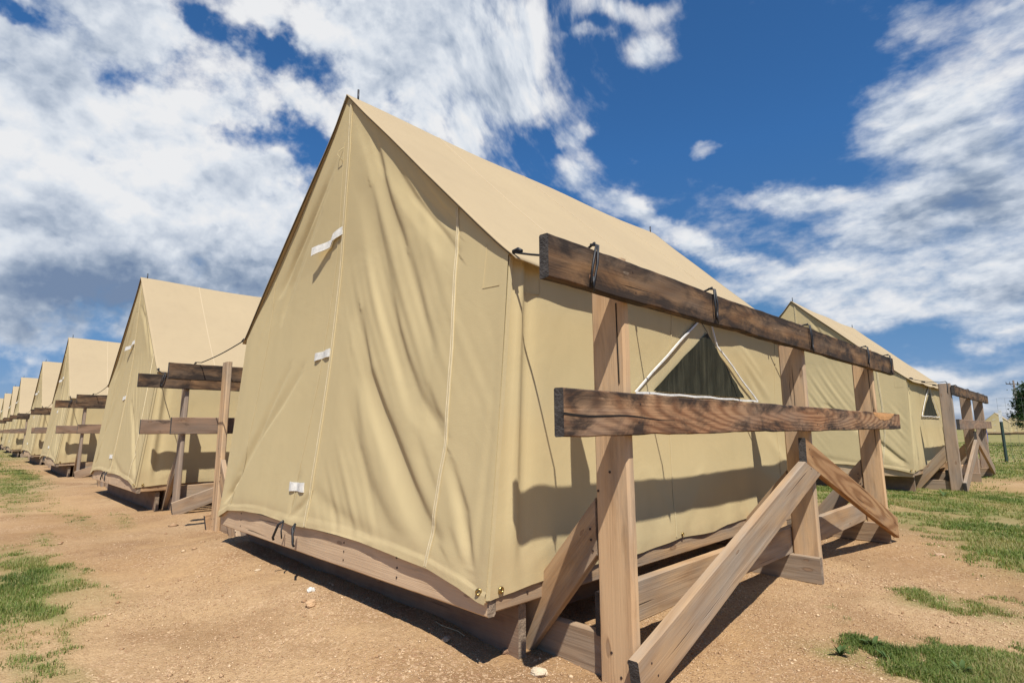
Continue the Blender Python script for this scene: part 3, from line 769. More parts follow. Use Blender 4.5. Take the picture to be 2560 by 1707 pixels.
def make_ropes(T, sgn, off, y0=0.0):
    """eave ties running out to the top rail, with the bungee loop that hooks over it. off: rail x measured from the tent axis"""
    for i, (ye, yl) in enumerate(zip(EAVE_TIE, LOOPS)):
        xa = sgn * 1.385; xr = sgn * (off - .06)
        a = Vector((xa, ye, 1.452)); b = Vector((xr, yl + .03 + y0, 1.386)); c = Vector((sgn * (off + .004), yl + y0, 1.392))
        pts = [a.lerp(b, q) + Vector((0, 0, -.012 * math.sin(math.pi * q))) for q in np.linspace(0, 1, 9)] + [c]
        r_ = tube('guy_rope', pts, .0042, M_black, T, 6)
        tube('rope_knot', [a + Vector((sgn * -.012, 0, .004)), a + Vector((sgn * .012, .004, .010)), a + Vector((sgn * .03, 0, -.002))], .0085, M_black, T, 6)
        xo = sgn * (off + .012); dy = -.028 if i == 0 else .012 * (i % 3 - 1) + .008; zl = 1.245 + .012 * (i % 2)
        lp = [(sgn * (off - .012), yl + y0, 1.390), (xo, yl + y0 - .002, 1.383), (xo + sgn * .004, yl + y0 + dy * .6 - .012, 1.31), (xo, yl + y0 + dy - .007, zl + .01), (xo, yl + y0 + dy, zl),
              (xo, yl + y0 + dy + .008, zl + .012), (xo + sgn * .005, yl + y0 + dy * .5 + .009, 1.32), (xo, yl + y0 + .008, 1.383), (sgn * (off - .012), yl + y0 + .006, 1.390)]
        tube('bungee_hook', lp, .0042, M_black, T, 6)
        tube('bungee_hook', [(xo + sgn * .003, yl + y0 + dy + .001, zl + .03), (xo + sgn * .003, yl + y0 + dy + .004, zl - .018)], .0028, M_iron, T, 5)

def make_platform():
    P = empty('tent_platform')
    def beam(name, a, b, z0, z1, tv, mat, sd_, jit=.0012, n=None): return plank(name, (*a, z1), (*a, z0), (*b, z1), (*b, z0), tv, [mat, M_endl], P, seed=sd_, jit=jit, n=n, cham=.006)
    beam('front_beam', (-1.345, -.095), (1.318, -.095), .19, .327, (0, .038, 0), M_beam, 1)
    beam('side_beam', (1.320, -.057), (1.320, 3.05), .20, .335, (-.038, 0, 0), M_brace, 2)
    beam('side_beam', (-1.345, -.057), (-1.345, 3.05), .19, .325, (.038, 0, 0), M_grey, 3)
    beam('end_beam', (-1.3, 3.05), (1.3, 3.05), .19, .325, (0, -.038, 0), M_grey, 4)
    # recessed skirt board and runners
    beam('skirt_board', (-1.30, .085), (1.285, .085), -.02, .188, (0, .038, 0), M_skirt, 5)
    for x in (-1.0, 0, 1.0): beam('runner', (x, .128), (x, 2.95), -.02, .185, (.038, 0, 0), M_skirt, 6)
    # floor boards
    for k in range(14):
        x0 = -1.30 + k * .186
        plank('floor_board', (x0, .02, .340), (x0, 3.0, .340), (x0 + .18, .02, .340), (x0 + .18, 3.0, .340), (0, 0, -.012), [M_grey, M_endl], P, n=3, seed=k) if False else None
    V_ = [(-1.3, -.05, .334), (1.28, -.05, .334), (1.28, 3.0, .334), (-1.3, 3.0, .334)]
    V_ += [(a, b, c - .012) for a, b, c in V_]
    mesh('floor_deck', V_, [(0, 1, 2, 3), (7, 6, 5, 4), (0, 4, 5, 1), (1, 5, 6, 2), (2, 6, 7, 3), (3, 7, 4, 0)], M_grey, P)
    # screws in the front beam
    for x in (.335, .775):
        for z in (.225, .262, .30): disc('screw', (x + random.Random(int(x * 999 + z * 99)).uniform(-.004, .004), -.0965, z), (0, -1, 0), .0045, M_nail, P, .0008, 8)
    for z in (.225, .26, .30): disc('screw', (-.98, -.0965, z), (0, -1, 0), .004, M_nail, P, .0008, 8)
    for z in (.235, .285): disc('screw', (1.3215, .095, z), (1, 0, 0), .005, M_nail, P, .0012, 8)
    return P

def make_fence(mirror=False, off=0.0, ya=-.2535, yb=3.98, lx=1.0, detail=True):
    """x is measured from the tent axis; mirror flips it and adds off"""
    F_ = empty('tie_down_fence')
    def X(x): return (-x - off) if mirror else x
    def pk(name, A, B, C_, D, tv, mats, **k):
        f = lambda p: (X(p[0]), p[1], p[2])
        tv2 = (-tv[0] if mirror else tv[0], tv[1], tv[2])
        return plank(name, f(A), f(B), f(C_), f(D), tv2, mats, F_, **k)
    def nail(x, y, z, nrm, r=.005):
        return disc('nail', (X(x), y, z), (-nrm[0] if mirror else nrm[0], nrm[1], nrm[2]), r, M_nail, F_, .0012, 8)
    PX0, PX1 = 1.576, 1.714
    for i, y in enumerate((.17, 1.95, 3.46)):
        o = pk('post', (PX0, y, -.04), (PX1, y, -.04), (PX0 + .004, y, 1.40), (PX1, y, 1.40), (0, .040, 0), [M_post if detail else M_postg, M_endl], seed=10 + i, jit=.0022, cham=.008)
        # inner brace from the tent foot up to the post
        x1 = 1.573
        pk('brace', (x1, y + .001, .575), (x1, y + .001, .385), (1.052, y + .001, -.02), (1.235, y + .001, -.02), (0, .038, 0), [M_brace, M_endl], seed=20 + i, jit=.0015)
        if i == 0: pk('sole_board', (.98, .211, .125), (.98, .211, -.02), (1.66, .211, .128), (1.66, .211, -.02), (0, .036, 0), [M_grey, M_endl], seed=30, jit=.001)
        else: pk('sole_board', (1.02, y - .0395, .128), (1.02, y - .0395, -.01), (1.722, y - .0395, .13), (1.722, y - .0395, -.006), (0, .036, 0), [M_grey, M_endl], seed=31 + i, jit=.001)
        if detail:
            for (x, z) in ((1.60, .47), (1.603, .435), (1.61, .40)): nail(x - .05, y - .0005, z, (0, -1, 0), .0045)
            nail(1.20, y - .0005, .09, (0, -1, 0)); nail(1.115, y - .0005, .05, (0, -1, 0))
            if i == 0:
                for (x, z) in ((1.625, .095), (1.690, .085), (1.66, .03), (1.59, .60), (1.64, .665)): nail(x, y - .0005, z, (0, -1, 0))
    # board lying along the inner faces of the posts
    pk('ground_rail', (1.5725, .205, .262), (1.5725, .205, .118), (1.5725, 4.0, .275), (1.5725, 4.0, .135), (-.036, 0, 0), [M_brace, M_endw], seed=40, jit=.0015, wane=.003)
    # rails on the outer faces
    pk('rail', (1.7175, ya, 1.373), (1.7175, ya, 1.238), (1.7175, yb, 1.373), (1.7175, yb, 1.236), (.036, 0, 0), [M_railu, M_endw], seed=50, jit=.003, wane=.008, n=110)['label'] = 'charred upper rail with knots and bungee loops'
    pk('rail', (1.7175, ya + .055, .925), (1.7175, ya + .055, .786), (1.7175, yb + .01, .925), (1.7175, yb + .01, .802), (.036, 0, 0), [M_raill if (detail and not mirror) else M_raill2, M_endw], seed=57, jit=.003, wane=.008, n=110)
    # braces on the outside
    a = pk('outer_brace', (1.7165, .125, .112), (1.7165, .150, -.03), (1.7165, 1.72, .640), (1.7165, 1.965, .566), (.037, 0, 0), [M_brace if detail else M_grey, M_endw], seed=60, jit=.0015)
    b = pk('outer_brace', (1.7165, 1.755, .760), (1.7165, 1.745, .626), (1.7165, 3.56, .165), (1.7165, 3.54, .022), (.037, 0, 0), [M_braceb if detail else M_grey, M_endw], seed=61, jit=.0015)
    if detail:
        for (y, z) in ((.20, .09), (.235, .045), (1.80, .60), (1.9, .575)): nail(1.7535, y, z, (1, 0, 0), .004)
        for (y, z) in ((1.80, .70), (1.84, .66), (3.46, .14), (3.44, .09)): nail(1.7535, y, z, (1, 0, 0), .004)
        for y in (.19, 1.97, 3.48):
            for z in (.83, .89, 1.27, 1.34): nail(1.7535, y + .01 * math.sin(z * 50), z, (1, 0, 0), .004)
    if not mirror and detail:
        # long split in the near end of the lower rail, and the raw chip broken out of its far end
        V_ = []; F2 = []
        for k_ in range(30):
            q = k_ / 29; y = ya + .052 + .62 * q; z = .852 - .004 * math.sin(q * 9) - .012 * q; h = .0032 * (1 - q) ** .6 + .0004
            V_ += [(1.7544, y, z + h), (1.7544, y, z - h)]
        for k_ in range(29): F2.append((k_ * 2, k_ * 2 + 1, k_ * 2 + 3, k_ * 2 + 2))
        mesh('rail_split', V_, F2, plain_mat('dark_split', (.012, .009, .007), .95), F_)
        rnd = random.Random(4); V_ = []; F2 = []
        N_ = 22; y0_, y1_ = 3.18, 3.83
        for k_ in range(N_ + 1):
            q = k_ / N_; y = y0_ + (y1_ - y0_) * q
            zb = .918 - .052 * math.sin(math.pi * min(1, q * 1.05)) ** .6 + rnd.uniform(-.005, .005)
            V_ += [(1.7545, y, .921), (1.7555 + rnd.uniform(0, .001), y, (zb + .921) / 2), (1.7545, y, zb)]
        for k_ in range(N_):
            for j in (0, 1): F2.append((k_ * 3 + j, k_ * 3 + j + 1, k_ * 3 + j + 4, k_ * 3 + j + 3))
        mesh('raw_chip', V_, F2, wood_mat('fresh_split_wood', (.66, .36, .16), (.52, .25, .09), (.5, .3, .17), .0, ring=40, knots=0), F_)
        strip('crack_line', [(1.690 - .002 * math.sin(z * 6), .1685, z) for z in np.linspace(.96, 1.24, 20)], .004, plain_mat('post_crack', (.02, .014, .01), .95), F_, (0, -1, 0), th=.0008)
        ring('knot', (1.7525, .02 - .07, 1.275), (1, 0, 0), .006, .014, plain_mat('knot_wood', (.22, .10, .05), .8), F_)
    return F_

tentA = make_tent(0); make_ropes(tentA, 1, 1.7525); make_ropes(tentA, -1, 2.478)
tag(tentA, 'nearest and largest tan canvas wall tent, filling the middle, open netted window on its side', 'tent', 'tan canvas wall tents in rows')
platA = tag(make_platform(), 'low timber platform under the nearest big tent, long dusty front beam', 'platform', 'timber platforms under the tents')
fenceA = tag(make_fence(), 'timber tie-down fence in the foreground with charred upper rail, right of the nearest tent', 'fence', 'timber tie-down fences beside the tents')
fenceL = tag(make_fence(True, .725, ya=-.235), 'tie-down fence on the left side of the nearest tent, with pale front post', 'fence', 'timber tie-down fences beside the tents')
fenceP = tag(make_fence(detail=False), 'dark tie-down fence between the nearest tent and the second tent, against the second', 'fence', 'timber tie-down fences beside the tents')
fenceQ = tag(make_fence(True, .725, ya=-.235, detail=False), 'tie-down fence at the far left side of the second tent', 'fence', 'timber tie-down fences beside the tents')
tentB = make_tent(1, True); make_ropes(tentB, 1, 1.7525); make_ropes(tentB, -1, 2.478)
build_kids()

def place(proto, x, y, rz, label, scale=1.0):
    c = copy_tree(proto); c.location = (x, y, 0); c.rotation_euler = (0, 0, rz); c['label'] = label; c.scale = (1, 1, scale); return c
ORD = ['second', 'third', 'fourth', 'fifth', 'sixth', 'seventh', 'eighth', 'ninth', 'tenth', 'eleventh', 'twelfth', 'thirteenth']
tentB.location = (-5.36, .03, 0)
tag(tentB, 'second tan tent in the row, standing just left of the nearest one', 'tent', 'tan canvas wall tents in rows')
place(platA, -5.36, .03, 0, 'timber platform under the second tent from the camera')
fenceP.location = (-5.36, .03, 0); fenceQ.location = (-5.36, .03, 0)
ROW = [-11.68, -17.1, -23.4, -28.8, -34.6, -40.4, -46.2, -52.0, -57.8, -63.6]
for i, x in enumerate(ROW):
    nm = ORD[i + 1]; jy = .04 * math.sin(i * 2.3); rz = .01 * math.sin(i * 1.7)
    place(tentB if i % 2 else tentA, x, jy, rz, nm + ' tan tent in the row receding to the left horizon', 1 + .008 * math.sin(i * 3.1))
    place(platA, x, jy, rz, 'timber platform under the ' + nm + ' tent of the left row')
    place(fenceP, x, jy, rz, 'tie-down fence on the right side of the ' + nm + ' tent of the left row')
    place(fenceQ, x, jy, rz, 'tie-down fence on the left side of the ' + nm + ' tent of the left row')

# tent behind, on the right
tr_x, tr_y = -.12, 7.45
tentR = place(tentB, tr_x, tr_y, 0, 'tan tent behind the nearest one at right, its small netted window beside the weathered fence')
place(platA, tr_x, tr_y, 0, 'timber platform under the tent behind at the right')
fR = make_fence(False, 0, ya=.16, yb=3.95, detail=False)
fR.location = (-.10, 7.76, 0)
tag(fR, 'small weathered tie-down fence beside the tent behind, at the right edge', 'fence', 'timber tie-down fences beside the tents')
place(fenceQ, tr_x, tr_y, 0, 'tie-down fence on the hidden left side of the tent behind')

# ------------------------------------------------------------------ ground
PATCH = [  # x, y, rx, ry, rot, density (clumps of grass and weeds)
 (-1.75, -.99, .85, .13, 8, 1.0), (-1.15, -1.09, .45, .10, 5, 1.0), (-.62, -1.05, .30, .07, 10, .8), (-.95, -1.2, .5, .08, 0, .8), (-2.9, -.86, .35, .07, 0, .35),
 (-.15, -1.02, .14, .04, 0, .5), (.24, -1.07, .22, .05, 10, .6), (.05, -1.16, .25, .05, 0, .6), (-3.6, -.25, .5, .08, -4, .30), (-3.9, -.52, .9, .10, 0, .25),
 (-8.5, -.80, 2.2, .22, 2, .9), (-11.5, -.45, 2.5, .22, 0, .8), (-16, -.9, 4, .3, 0, .7), (-24, -.6, 7, .5, 0, .6), (-5.6, -.90, .8, .09, 0, .4),
 (2.13, 2.0, .10, .16, 0, .9), (2.26, 2.02, .10, .10, 0, .5), (2.42, 2.0, .10, .14, 0, .6), (2.30, 1.85, .16, .05, 0, .4),
 (2.40, 3.6, .28, .55, 0, 1.0), (2.25, 4.1, .25, .30, 0, .8), (2.13, 3.55, .05, .10, 0, .3), (2.75, 3.1, .3, .5, 0, .7),
 (2.42, 1.16, .28, .11, 10, 1.1), (2.60, 1.25, .25, .12, 0, 1.0), (2.18, 1.12, .08, .06, 0, .7), (2.06, 1.16, .05, .06, 0, .35), (2.35, .98, .3, .10, 0, 1.0), (2.02, .95, .05, .05, 0, .5), (1.97, 1.35, .03, .05, 0, .2),
 (1.87, 1.55, .035, .03, 0, .4), (2.75, 1.0, .3, .2, 0, 1.0), (3.3, 1.8, .6, .6, 0, .6)]
def patch_val(x, y):
    v = 0
    for px, py, rx, ry, ro, d_ in PATCH:
        c, s = math.cos(R(ro)), math.sin(R(ro)); dx, dy = x - px, y - py
        v = v + d_ * np.exp(-(((dx * c + dy * s) / rx) ** 2 + ((-dx * s + dy * c) / ry) ** 2))
    # lawn behind the first row, right
    lawn = 1 / (1 + np.exp(-(y - 4.55 - .25 * np.sin(x * 2.1)) / .22)) * .95
    band = .55 * np.exp(-((y - 6.9 - .1 * np.sin(x * 3)) / .35) ** 2) * 0
    bare = .95 * np.exp(-(((x - 2.35) / 1.2) ** 2 + ((y - 9.6) / 1.5) ** 2)) + .75 * np.exp(-((y - 5.35 - .15 * np.sin(x * 1.7)) / .22) ** 2) * .6
    tw = np.where((np.abs(x) < 1.4) & (y > 0) & (y < 3.1), 0, 1)
    return (v + np.clip(lawn - bare, 0, 1)) * tw
def gnoise(x, y, s, seed=0):
    return mnoise.noise(Vector((x * s + seed * 13.7, y * s - seed * 5.1, seed * 3.3)))
def ground_z(x, y):
    near = math.exp(-((x - 1.0) ** 2 + (y + .2) ** 2) / 60)
    z = .010 * gnoise(x, y, .9) + .006 * gnoise(x, y, 3.1, 1) + near * (.0060 * gnoise(x, y, 7, 2) + .0036 * gnoise(x, y, 20, 3) + .0018 * gnoise(x, y, 55, 4))
    # worn hollow along the tent front, banks of loose soil beside the skirt boards
    if -1.9 < x < 1.7 and -.8 < y < 3.3:
        fx = min(1, max(0, (x + 1.9) / .4)) * min(1, max(0, (1.55 - x) / .6)); q = min(1, max(0, (y + .62) / .58)); q = q * q * (3 - 2 * q)
        z += (.056 - .014 * x) * fx * q * min(1, max(0, (3.3 - y) / .3)) * (1 if y < .2 else .8)
    if -1.6 < x < 1.4 and -.4 < y < .5:
        z -= .006 * math.exp(-((y + .05) / .12) ** 2)
        z += .012 * max(0, gnoise(x, 0, 2.5, 7)) * math.exp(-((y - .0) / .05) ** 2)
    return z - .004
def axis(segs):
    out = [segs[0][0]]
    for a, b, st_ in segs:
        n = max(1, int(round((b - a) / st_))); out += list(np.linspace(a, b, n + 1)[1:])
    return np.array(out)
gx = axis([(-900, -200, 100), (-200, -70, 12), (-70, -20, 1.5), (-20, -5, .25), (-5, -1.5, .05), (-1.5, 2.7, .016), (2.7, 4, .04), (4, 10, .3), (10, 60, 3), (60, 200, 20), (200, 900, 100)])
gyv = axis([(-900, -200, 100), (-200, -20, 15), (-20, -3, 1), (-3, -1.4, .08), (-1.4, 2.2, .016), (2.2, 5, .05), (5, 14, .2), (14, 60, 2), (60, 200, 12), (200, 900, 100)])
XX, YY = np.meshgrid(gx, gyv)
ZZ = np.zeros_like(XX)
for i in range(XX.shape[0]):
    for j in range(XX.shape[1]):
        x, y = XX[i, j], YY[i, j]
        if abs(x) < 30 and abs(y) < 30: ZZ[i, j] = ground_z(x, y)
        else: ZZ[i, j] = .01 * gnoise(x, y, .2) - .004
def ground_mat():
    t = NT('sandy_soil'); c = t.coord()
    big = t.noise(c, .45, 4, .55); mid = t.noise(c, 2.6, 5, .6); fine = t.noise(c, 38, 5, .65); grit = t.noise(c, 150, 3, .7)
    base = t.mix(t.rng(mid, .35, .66), (.410, .258, .130), (.300, .180, .088))
    base = t.mix(t.rng(big, .40, .60, 0, .75), base, (.47, .325, .185))
    blot = t.noise(c, 1.1, 6, .65, .6)
    base = t.mix(t.rng(blot, .48, .66, 0, .65), base, (.22, .125, .062))
    base = t.mix(t.rng(fine, .46, .70, 0, .55), base, (.25, .145, .072))
    gv = t.n.new('ShaderNodeTexVoronoi'); gv.inputs['Scale'].default_value = 120; t.link(c, gv.inputs['Vector'])
    sp = t.n.new('ShaderNodeSeparateColor'); t.l.new(gv.outputs['Color'], sp.inputs[0])
    pm = t.math('MULTIPLY', t.rng(sp.outputs[0], .62, .72), t.rng(mid, .40, .60))
    base = t.mix(t.math('MULTIPLY', pm, .7), base, t.mix(sp.outputs[1], (.66, .48, .30), (.30, .16, .09)))
    # green cover comes from the painted patch attribute, thinned far away by noise
    at = t.n.new('ShaderNodeAttribute'); at.attribute_name = 'cover'
    dry = t.noise(c, 1.3, 4, .6)
    far = t.noise(t.vmath('MULTIPLY', c, (.25, .9, 1)), 1.0, 5, .6)
    gcol = t.mix(t.rng(fine, .3, .7), (.10, .145, .035), (.20, .21, .07))
    gcol = t.mix(t.rng(far, .50, .68, 0, .75), gcol, (.40, .31, .15))
    f = t.math('MULTIPLY', at.outputs['Fac'], t.rng(dry, .30, .52, .25, .85), clamp=True)
    base = t.mix(f, base, gcol)
    h = t.math('ADD', t.math('MULTIPLY', fine, .006), t.math('MULTIPLY', grit, .0022))
    h = t.math('SUBTRACT', h, t.math('MULTIPLY', gv.outputs['Distance'], .0045))
    return t.done(t.pbr(base, .95, t.bump(h, 1.0, 1.0), 0, .1))
gr = grid_mesh('ground', np.stack([XX, YY, ZZ], -1), ground_mat(), None)
cov_ = np.clip(patch_val(XX, YY), 0, 1); farm = np.clip((np.hypot(XX - 2, YY) - 16) / 10, 0, 1); cov_ = np.maximum(cov_, np.where(YY > -3, farm * .8, farm * .55))
cov_ = np.where((YY < -2.2), np.maximum(cov_, .3), cov_)
a_ = gr.data.attributes.new('cover', 'FLOAT', 'POINT'); a_.data.foreach_set('value', cov_.ravel().astype(np.float32))
tag(gr, kind='structure')

# ------------------------------------------------------------------ grass, gravel
rng_ = np.random.default_rng(7)
def scatter(n, x0, x1, y0, y1):
    return rng_.uniform(x0, x1, n), rng_.uniform(y0, y1, n)
def clump(x, y): # small-scale clumping
    return np.array([mnoise.noise(Vector((a * 6.5, b * 6.5, 1.3))) + .55 * mnoise.noise(Vector((a * 19, b * 19, 4.4))) for a, b in zip(x, y)])
def gz(x, y): return np.array([ground_z(a, b) for a, b in zip(x, y)])
def grass_obj(name, zones, mats, label):
    bx, by, bl, bw = [], [], [], []
    for n, x0, x1, y0, y1, L, wd, thr in zones:
        x, y = scatter(n, x0, x1, y0, y1); pv = patch_val(x, y)
        k = pv > .06; x, y, pv = x[k], y[k], pv[k]
        keep = (pv + .95 * clump(x, y)) > rng_.uniform(thr, thr + .6, len(x))
        x, y, pv = x[keep], y[keep], pv[keep]
        bx.append(x); by.append(y); bl.append(L * rng_.uniform(.45, 1.25, len(x)) * (.45 + .6 * np.clip(pv, 0, 1))); bw.append(np.full(len(x), wd) * rng_.uniform(.6, 1.3, len(x)))
    x = np.concatenate(bx); y = np.concatenate(by); L = np.concatenate(bl); W_ = np.concatenate(bw); z = gz(x, y); n = len(x)
    az = rng_.uniform(0, 2 * np.pi, n); lean = rng_.uniform(.25, 1.25, n); tw = rng_.uniform(0, np.pi, n)
    dx, dy = np.cos(az), np.sin(az); sx_, sy_ = -np.sin(az + (tw - 1.5) * .4), np.cos(az + (tw - 1.5) * .4)
    V_ = np.zeros((n, 5, 3))
    def at(t_, r_, up_): return np.stack([x + dx * L * r_, y + dy * L * r_, z + L * up_], -1)
    s_ = np.stack([sx_ * W_, sy_ * W_, 0 * x], -1)
    p0 = at(0, 0, -.05); p1 = np.stack([x + dx * L * .35 * lean * .6, y + dy * L * .35 * lean * .6, z + L * .55 * np.cos(lean * .5)], -1)
    p2 = np.stack([x + dx * L * np.sin(lean) * .95, y + dy * L * np.sin(lean) * .95, z + L * np.maximum(.12, np.cos(lean) * .95)], -1)
    V_[:, 0] = p0 - s_ * .5; V_[:, 1] = p0 + s_ * .5; V_[:, 2] = p1 + s_ * .45; V_[:, 3] = p1 - s_ * .45; V_[:, 4] = p2
    base = np.arange(n)[:, None] * 5
    tri_ = np.concatenate([base + np.array([[0, 1, 2]]), base + np.array([[0, 2, 3]]), base + np.array([[3, 2, 4]])], 1).reshape(-1, 3)
    me = bpy.data.meshes.new(name); me.vertices.add(n * 5); me.vertices.foreach_set('co', V_.astype(np.float32).ravel())
    me.loops.add(len(tri_) * 3); me.loops.foreach_set('vertex_index', tri_.astype(np.int32).ravel())
    me.polygons.add(len(tri_)); me.polygons.foreach_set('loop_start', (np.arange(len(tri_)) * 3).astype(np.int32)); me.update(calc_edges=True)
    a = me.attributes.new('tone', 'FLOAT', 'POINT'); cn = np.array([mnoise.noise(Vector((p * 1.7, q * 1.7, 8))) for p, q in zip(x, y)])
    tone = np.clip(.50 + .65 * cn + rng_.normal(0, .20, n) + .12 * (y > 4), 0, 1); a.data.foreach_set('value', np.repeat(tone, 5).astype(np.float32))
    me.materials.append(mats); o = bpy.data.objects.new(name, me); COL.objects.link(o)
    tag(o, label, 'grass', kind='stuff'); return n
def grass_mat():
    t = NT('grass_blade'); at = t.n.new('ShaderNodeAttribute'); at.attribute_name = 'tone'
    col = t.mix(t.rng(at.outputs['Fac'], .1, .55), (.060, .105, .024), (.190, .250, .058))
    col = t.mix(t.rng(at.outputs['Fac'], .60, .88), col, (.38, .32, .15))
    d_ = t.pbr(col, .6, None, 0, .3)
    tr = t.n.new('ShaderNodeBsdfTranslucent'); t.link(t.mix(1, col, (1.2, 1.25, .5), 'MULTIPLY'), tr.inputs['Color'])
    ms_ = t.n.new('ShaderNodeMixShader'); ms_.inputs[0].default_value = .35; t.l.new(d_, ms_.inputs[1]); t.l.new(tr.outputs[0], ms_.inputs[2])
    return t.done(ms_.outputs[0])
GM = grass_mat()
grass_obj('grass', [
    (60000, -3.8, .6, -1.35, -.75, .030, .0022, .38), (9000, -5.2, -2.6, -.8, -.05, .026, .0026, .22), (45000, -14, -3.8, -1.4, -.2, .032, .0042, .30), (26000, -34, -12, -2.2, .2, .05, .012, .3)],
    GM, 'low green weedy grass growing in patches on the sandy ground at left')
grass_obj('grass', [
    (90000, 1.7, 3.1, .75, 1.5, .032, .0020, .40), (60000, 1.7, 3.2, 1.45, 2.6, .032, .0024, .40), (60000, 1.7, 3.6, 2.6, 4.8, .036, .0034, .36),
    (150000, -1.5, 3.6, 4.3, 8.0, .034, .0042, .50), (70000, .9, 6, 8, 16, .042, .0085, .50), (45000, -3, 12, 16, 40, .06, .022, .50)],
    GM, 'short green and straw coloured grass on the ground at right')

def pebble_mat():
    t = NT('grit'); at = t.n.new('ShaderNodeAttribute'); at.attribute_name = 'tone'
    col = t.mix(at.outputs['Fac'], (.30, .17, .09), (.66, .48, .30)); return t.done(t.pbr(col, .9, None, 0, .15))
def gravel():
    ico = [(0, 0, 1), (.94, 0, .2), (.29, .9, .25), (-.76, .55, .2), (-.76, -.55, .15), (.29, -.9, .2), (0, 0, -.5)]
    fc = [(0, 1, 2), (0, 2, 3), (0, 3, 4), (0, 4, 5), (0, 5, 1), (6, 2, 1), (6, 3, 2), (6, 4, 3), (6, 5, 4), (6, 1, 5)]
    zs = [(42000, -.6, 1.9, -.85, .35, .0018), (40000, 1.2, 2.7, .3, 2.3, .0021), (16000, -2.5, 1.5, -1.2, .3, .0022), (12000, 1.0, 2.8, 2.0, 4.6, .0032), (5200, -.8, 2.7, -.9, 2.5, .0042), (620, -3, 2.7, -1.1, 3.5, .0075)]
    xs, ys, rs_ = [], [], []
    for n, a, b, c, d_, r in zs:
        x, y = scatter(n, a, b, c, d_); k = ~((np.abs(x) < 1.28) & (y > .02) & (y < 3.0))
        nz_ = np.array([mnoise.noise(Vector((p * 2.2, q * 2.2, 0))) for p, q in zip(x, y)]); k &= nz_ > rng_.uniform(-.6, .35, len(x))
        xs.append(x[k]); ys.append(y[k]); rs_.append(r * rng_.lognormal(0, .35, k.sum()))
    x = np.concatenate(xs); y = np.concatenate(ys); r = np.concatenate(rs_); n = len(x); z = gz(x, y)
    B = np.array(ico); an = rng_.uniform(0, 6.28, n); c, s = np.cos(an), np.sin(an)
    sc = rng_.uniform(.7, 1.3, (n, 3)) * r[:, None]; P = B[None] * rng_.uniform(.8, 1.2, (n, 7, 1)) * sc[:, None, :]; P[:, :, 2] *= .75
    V_ = np.stack([P[..., 0] * c[:, None] - P[..., 1] * s[:, None] + x[:, None], P[..., 0] * s[:, None] + P[..., 1] * c[:, None] + y[:, None], P[..., 2] + z[:, None]], -1)
    f = (np.arange(n)[:, None, None] * 7 + np.array(fc)[None]).reshape(-1, 3)
    me = bpy.data.meshes.new('gravel'); me.vertices.add(n * 7); me.vertices.foreach_set('co', V_.astype(np.float32).ravel())
    me.loops.add(len(f) * 3); me.loops.foreach_set('vertex_index', f.astype(np.int32).ravel()); me.polygons.add(len(f)); me.polygons.foreach_set('loop_start', (np.arange(len(f)) * 3).astype(np.int32)); me.update(calc_edges=True)
    a = me.attributes.new('tone', 'FLOAT', 'POINT'); a.data.foreach_set('value', np.repeat(rng_.uniform(0, 1, n) ** 1.3, 7).astype(np.float32))
    me.materials.append(pebble_mat()); o = bpy.data.objects.new('gravel', me); COL.objects.link(o)
    tag(o, 'fine pale grit scattered over the sandy ground', 'gravel', kind='stuff')
gravel()

# ------------------------------------------------------------------ stones, twig, weeds
def stone(x, y, r, col, label, seed, flat=.6):
    import bmesh
    bm = bmesh.new(); bmesh.ops.create_icosphere(bm, subdivisions=3, radius=1)
    for v in bm.verts:
        d_ = 1 + .30 * mnoise.noise(v.co * 1.4 + Vector((seed, 0, 0))) + .14 * mnoise.noise(v.co * 3.5 + Vector((0, seed, 0))) + .05 * mnoise.noise(v.co * 9)
        v.co = Vector((v.co.x * d_ * r * 1.15, v.co.y * d_ * r * .9, v.co.z * d_ * r * flat))
    me = bpy.data.meshes.new('stone'); bm.to_mesh(me); bm.free(); me.materials.append(plain_mat('stone_surface', col, .9, var=.15, scale=60, bump=.6, bscale=220))
    g0 = ground_z(x, y); f_ = g0 / .8052; x, y = x + (2.7752 - x) * f_, y + (-1.41 - y) * f_
    o = bpy.data.objects.new('stone', me); COL.objects.link(o); o.location = (x, y, ground_z(x, y) + r * flat * .45); o.rotation_euler = (0, 0, seed)
    tag(o, label, 'stone', 'loose stones on the sandy ground')
stone(-.10, -.035, .017, (.78, .74, .66), 'small chalk white stone on the soil below the front beam', 1.2, .8)
stone(.147, -.150, .026, (.60, .39, .22), 'rounded orange tan stone just in front of the nearest tent', 2.4, .7)
stone(1.403, .062, .028, (.74, .60, .42), 'pale cream flat stone at the bottom edge near the first post', 3.1, .45)
stone(1.195, .110, .014, (.30, .18, .11), 'small brown clod at the foot of the foreground brace', 4.6, .8)
stone(.907, .060, .020, (.60, .43, .27), 'flat tan stone lying near the corner of the front beam', 5.3, .4)
stone(2.043, 3.171, .024, (.62, .42, .27), 'small flat pinkish stone beyond the far brace on bare soil', 6.7, .4)
stone(-.75, -.06, .014, (.66, .50, .33), 'thin pale stone on the soil left of the white one', 7.9, .35)
tube('twig', [(a_, b_, ground_z(a_, b_) + c_) for a_, b_, c_ in ((.86, .04, .004), (.92, .025, .008), (.99, .05, .006), (1.04, .04, .008))], .0018, plain_mat('dry_straw', (.62, .48, .28), .9)); tag(bpy.data.objects['twig'], 'thin dry straw twig lying on the soil near the tent corner', 'twig')
M_leaf = plain_mat('weed_leaf', (.075, .125, .030), .7, var=.2, scale=40)
M_stem = plain_mat('weed_stem', (.12, .16, .05), .7)
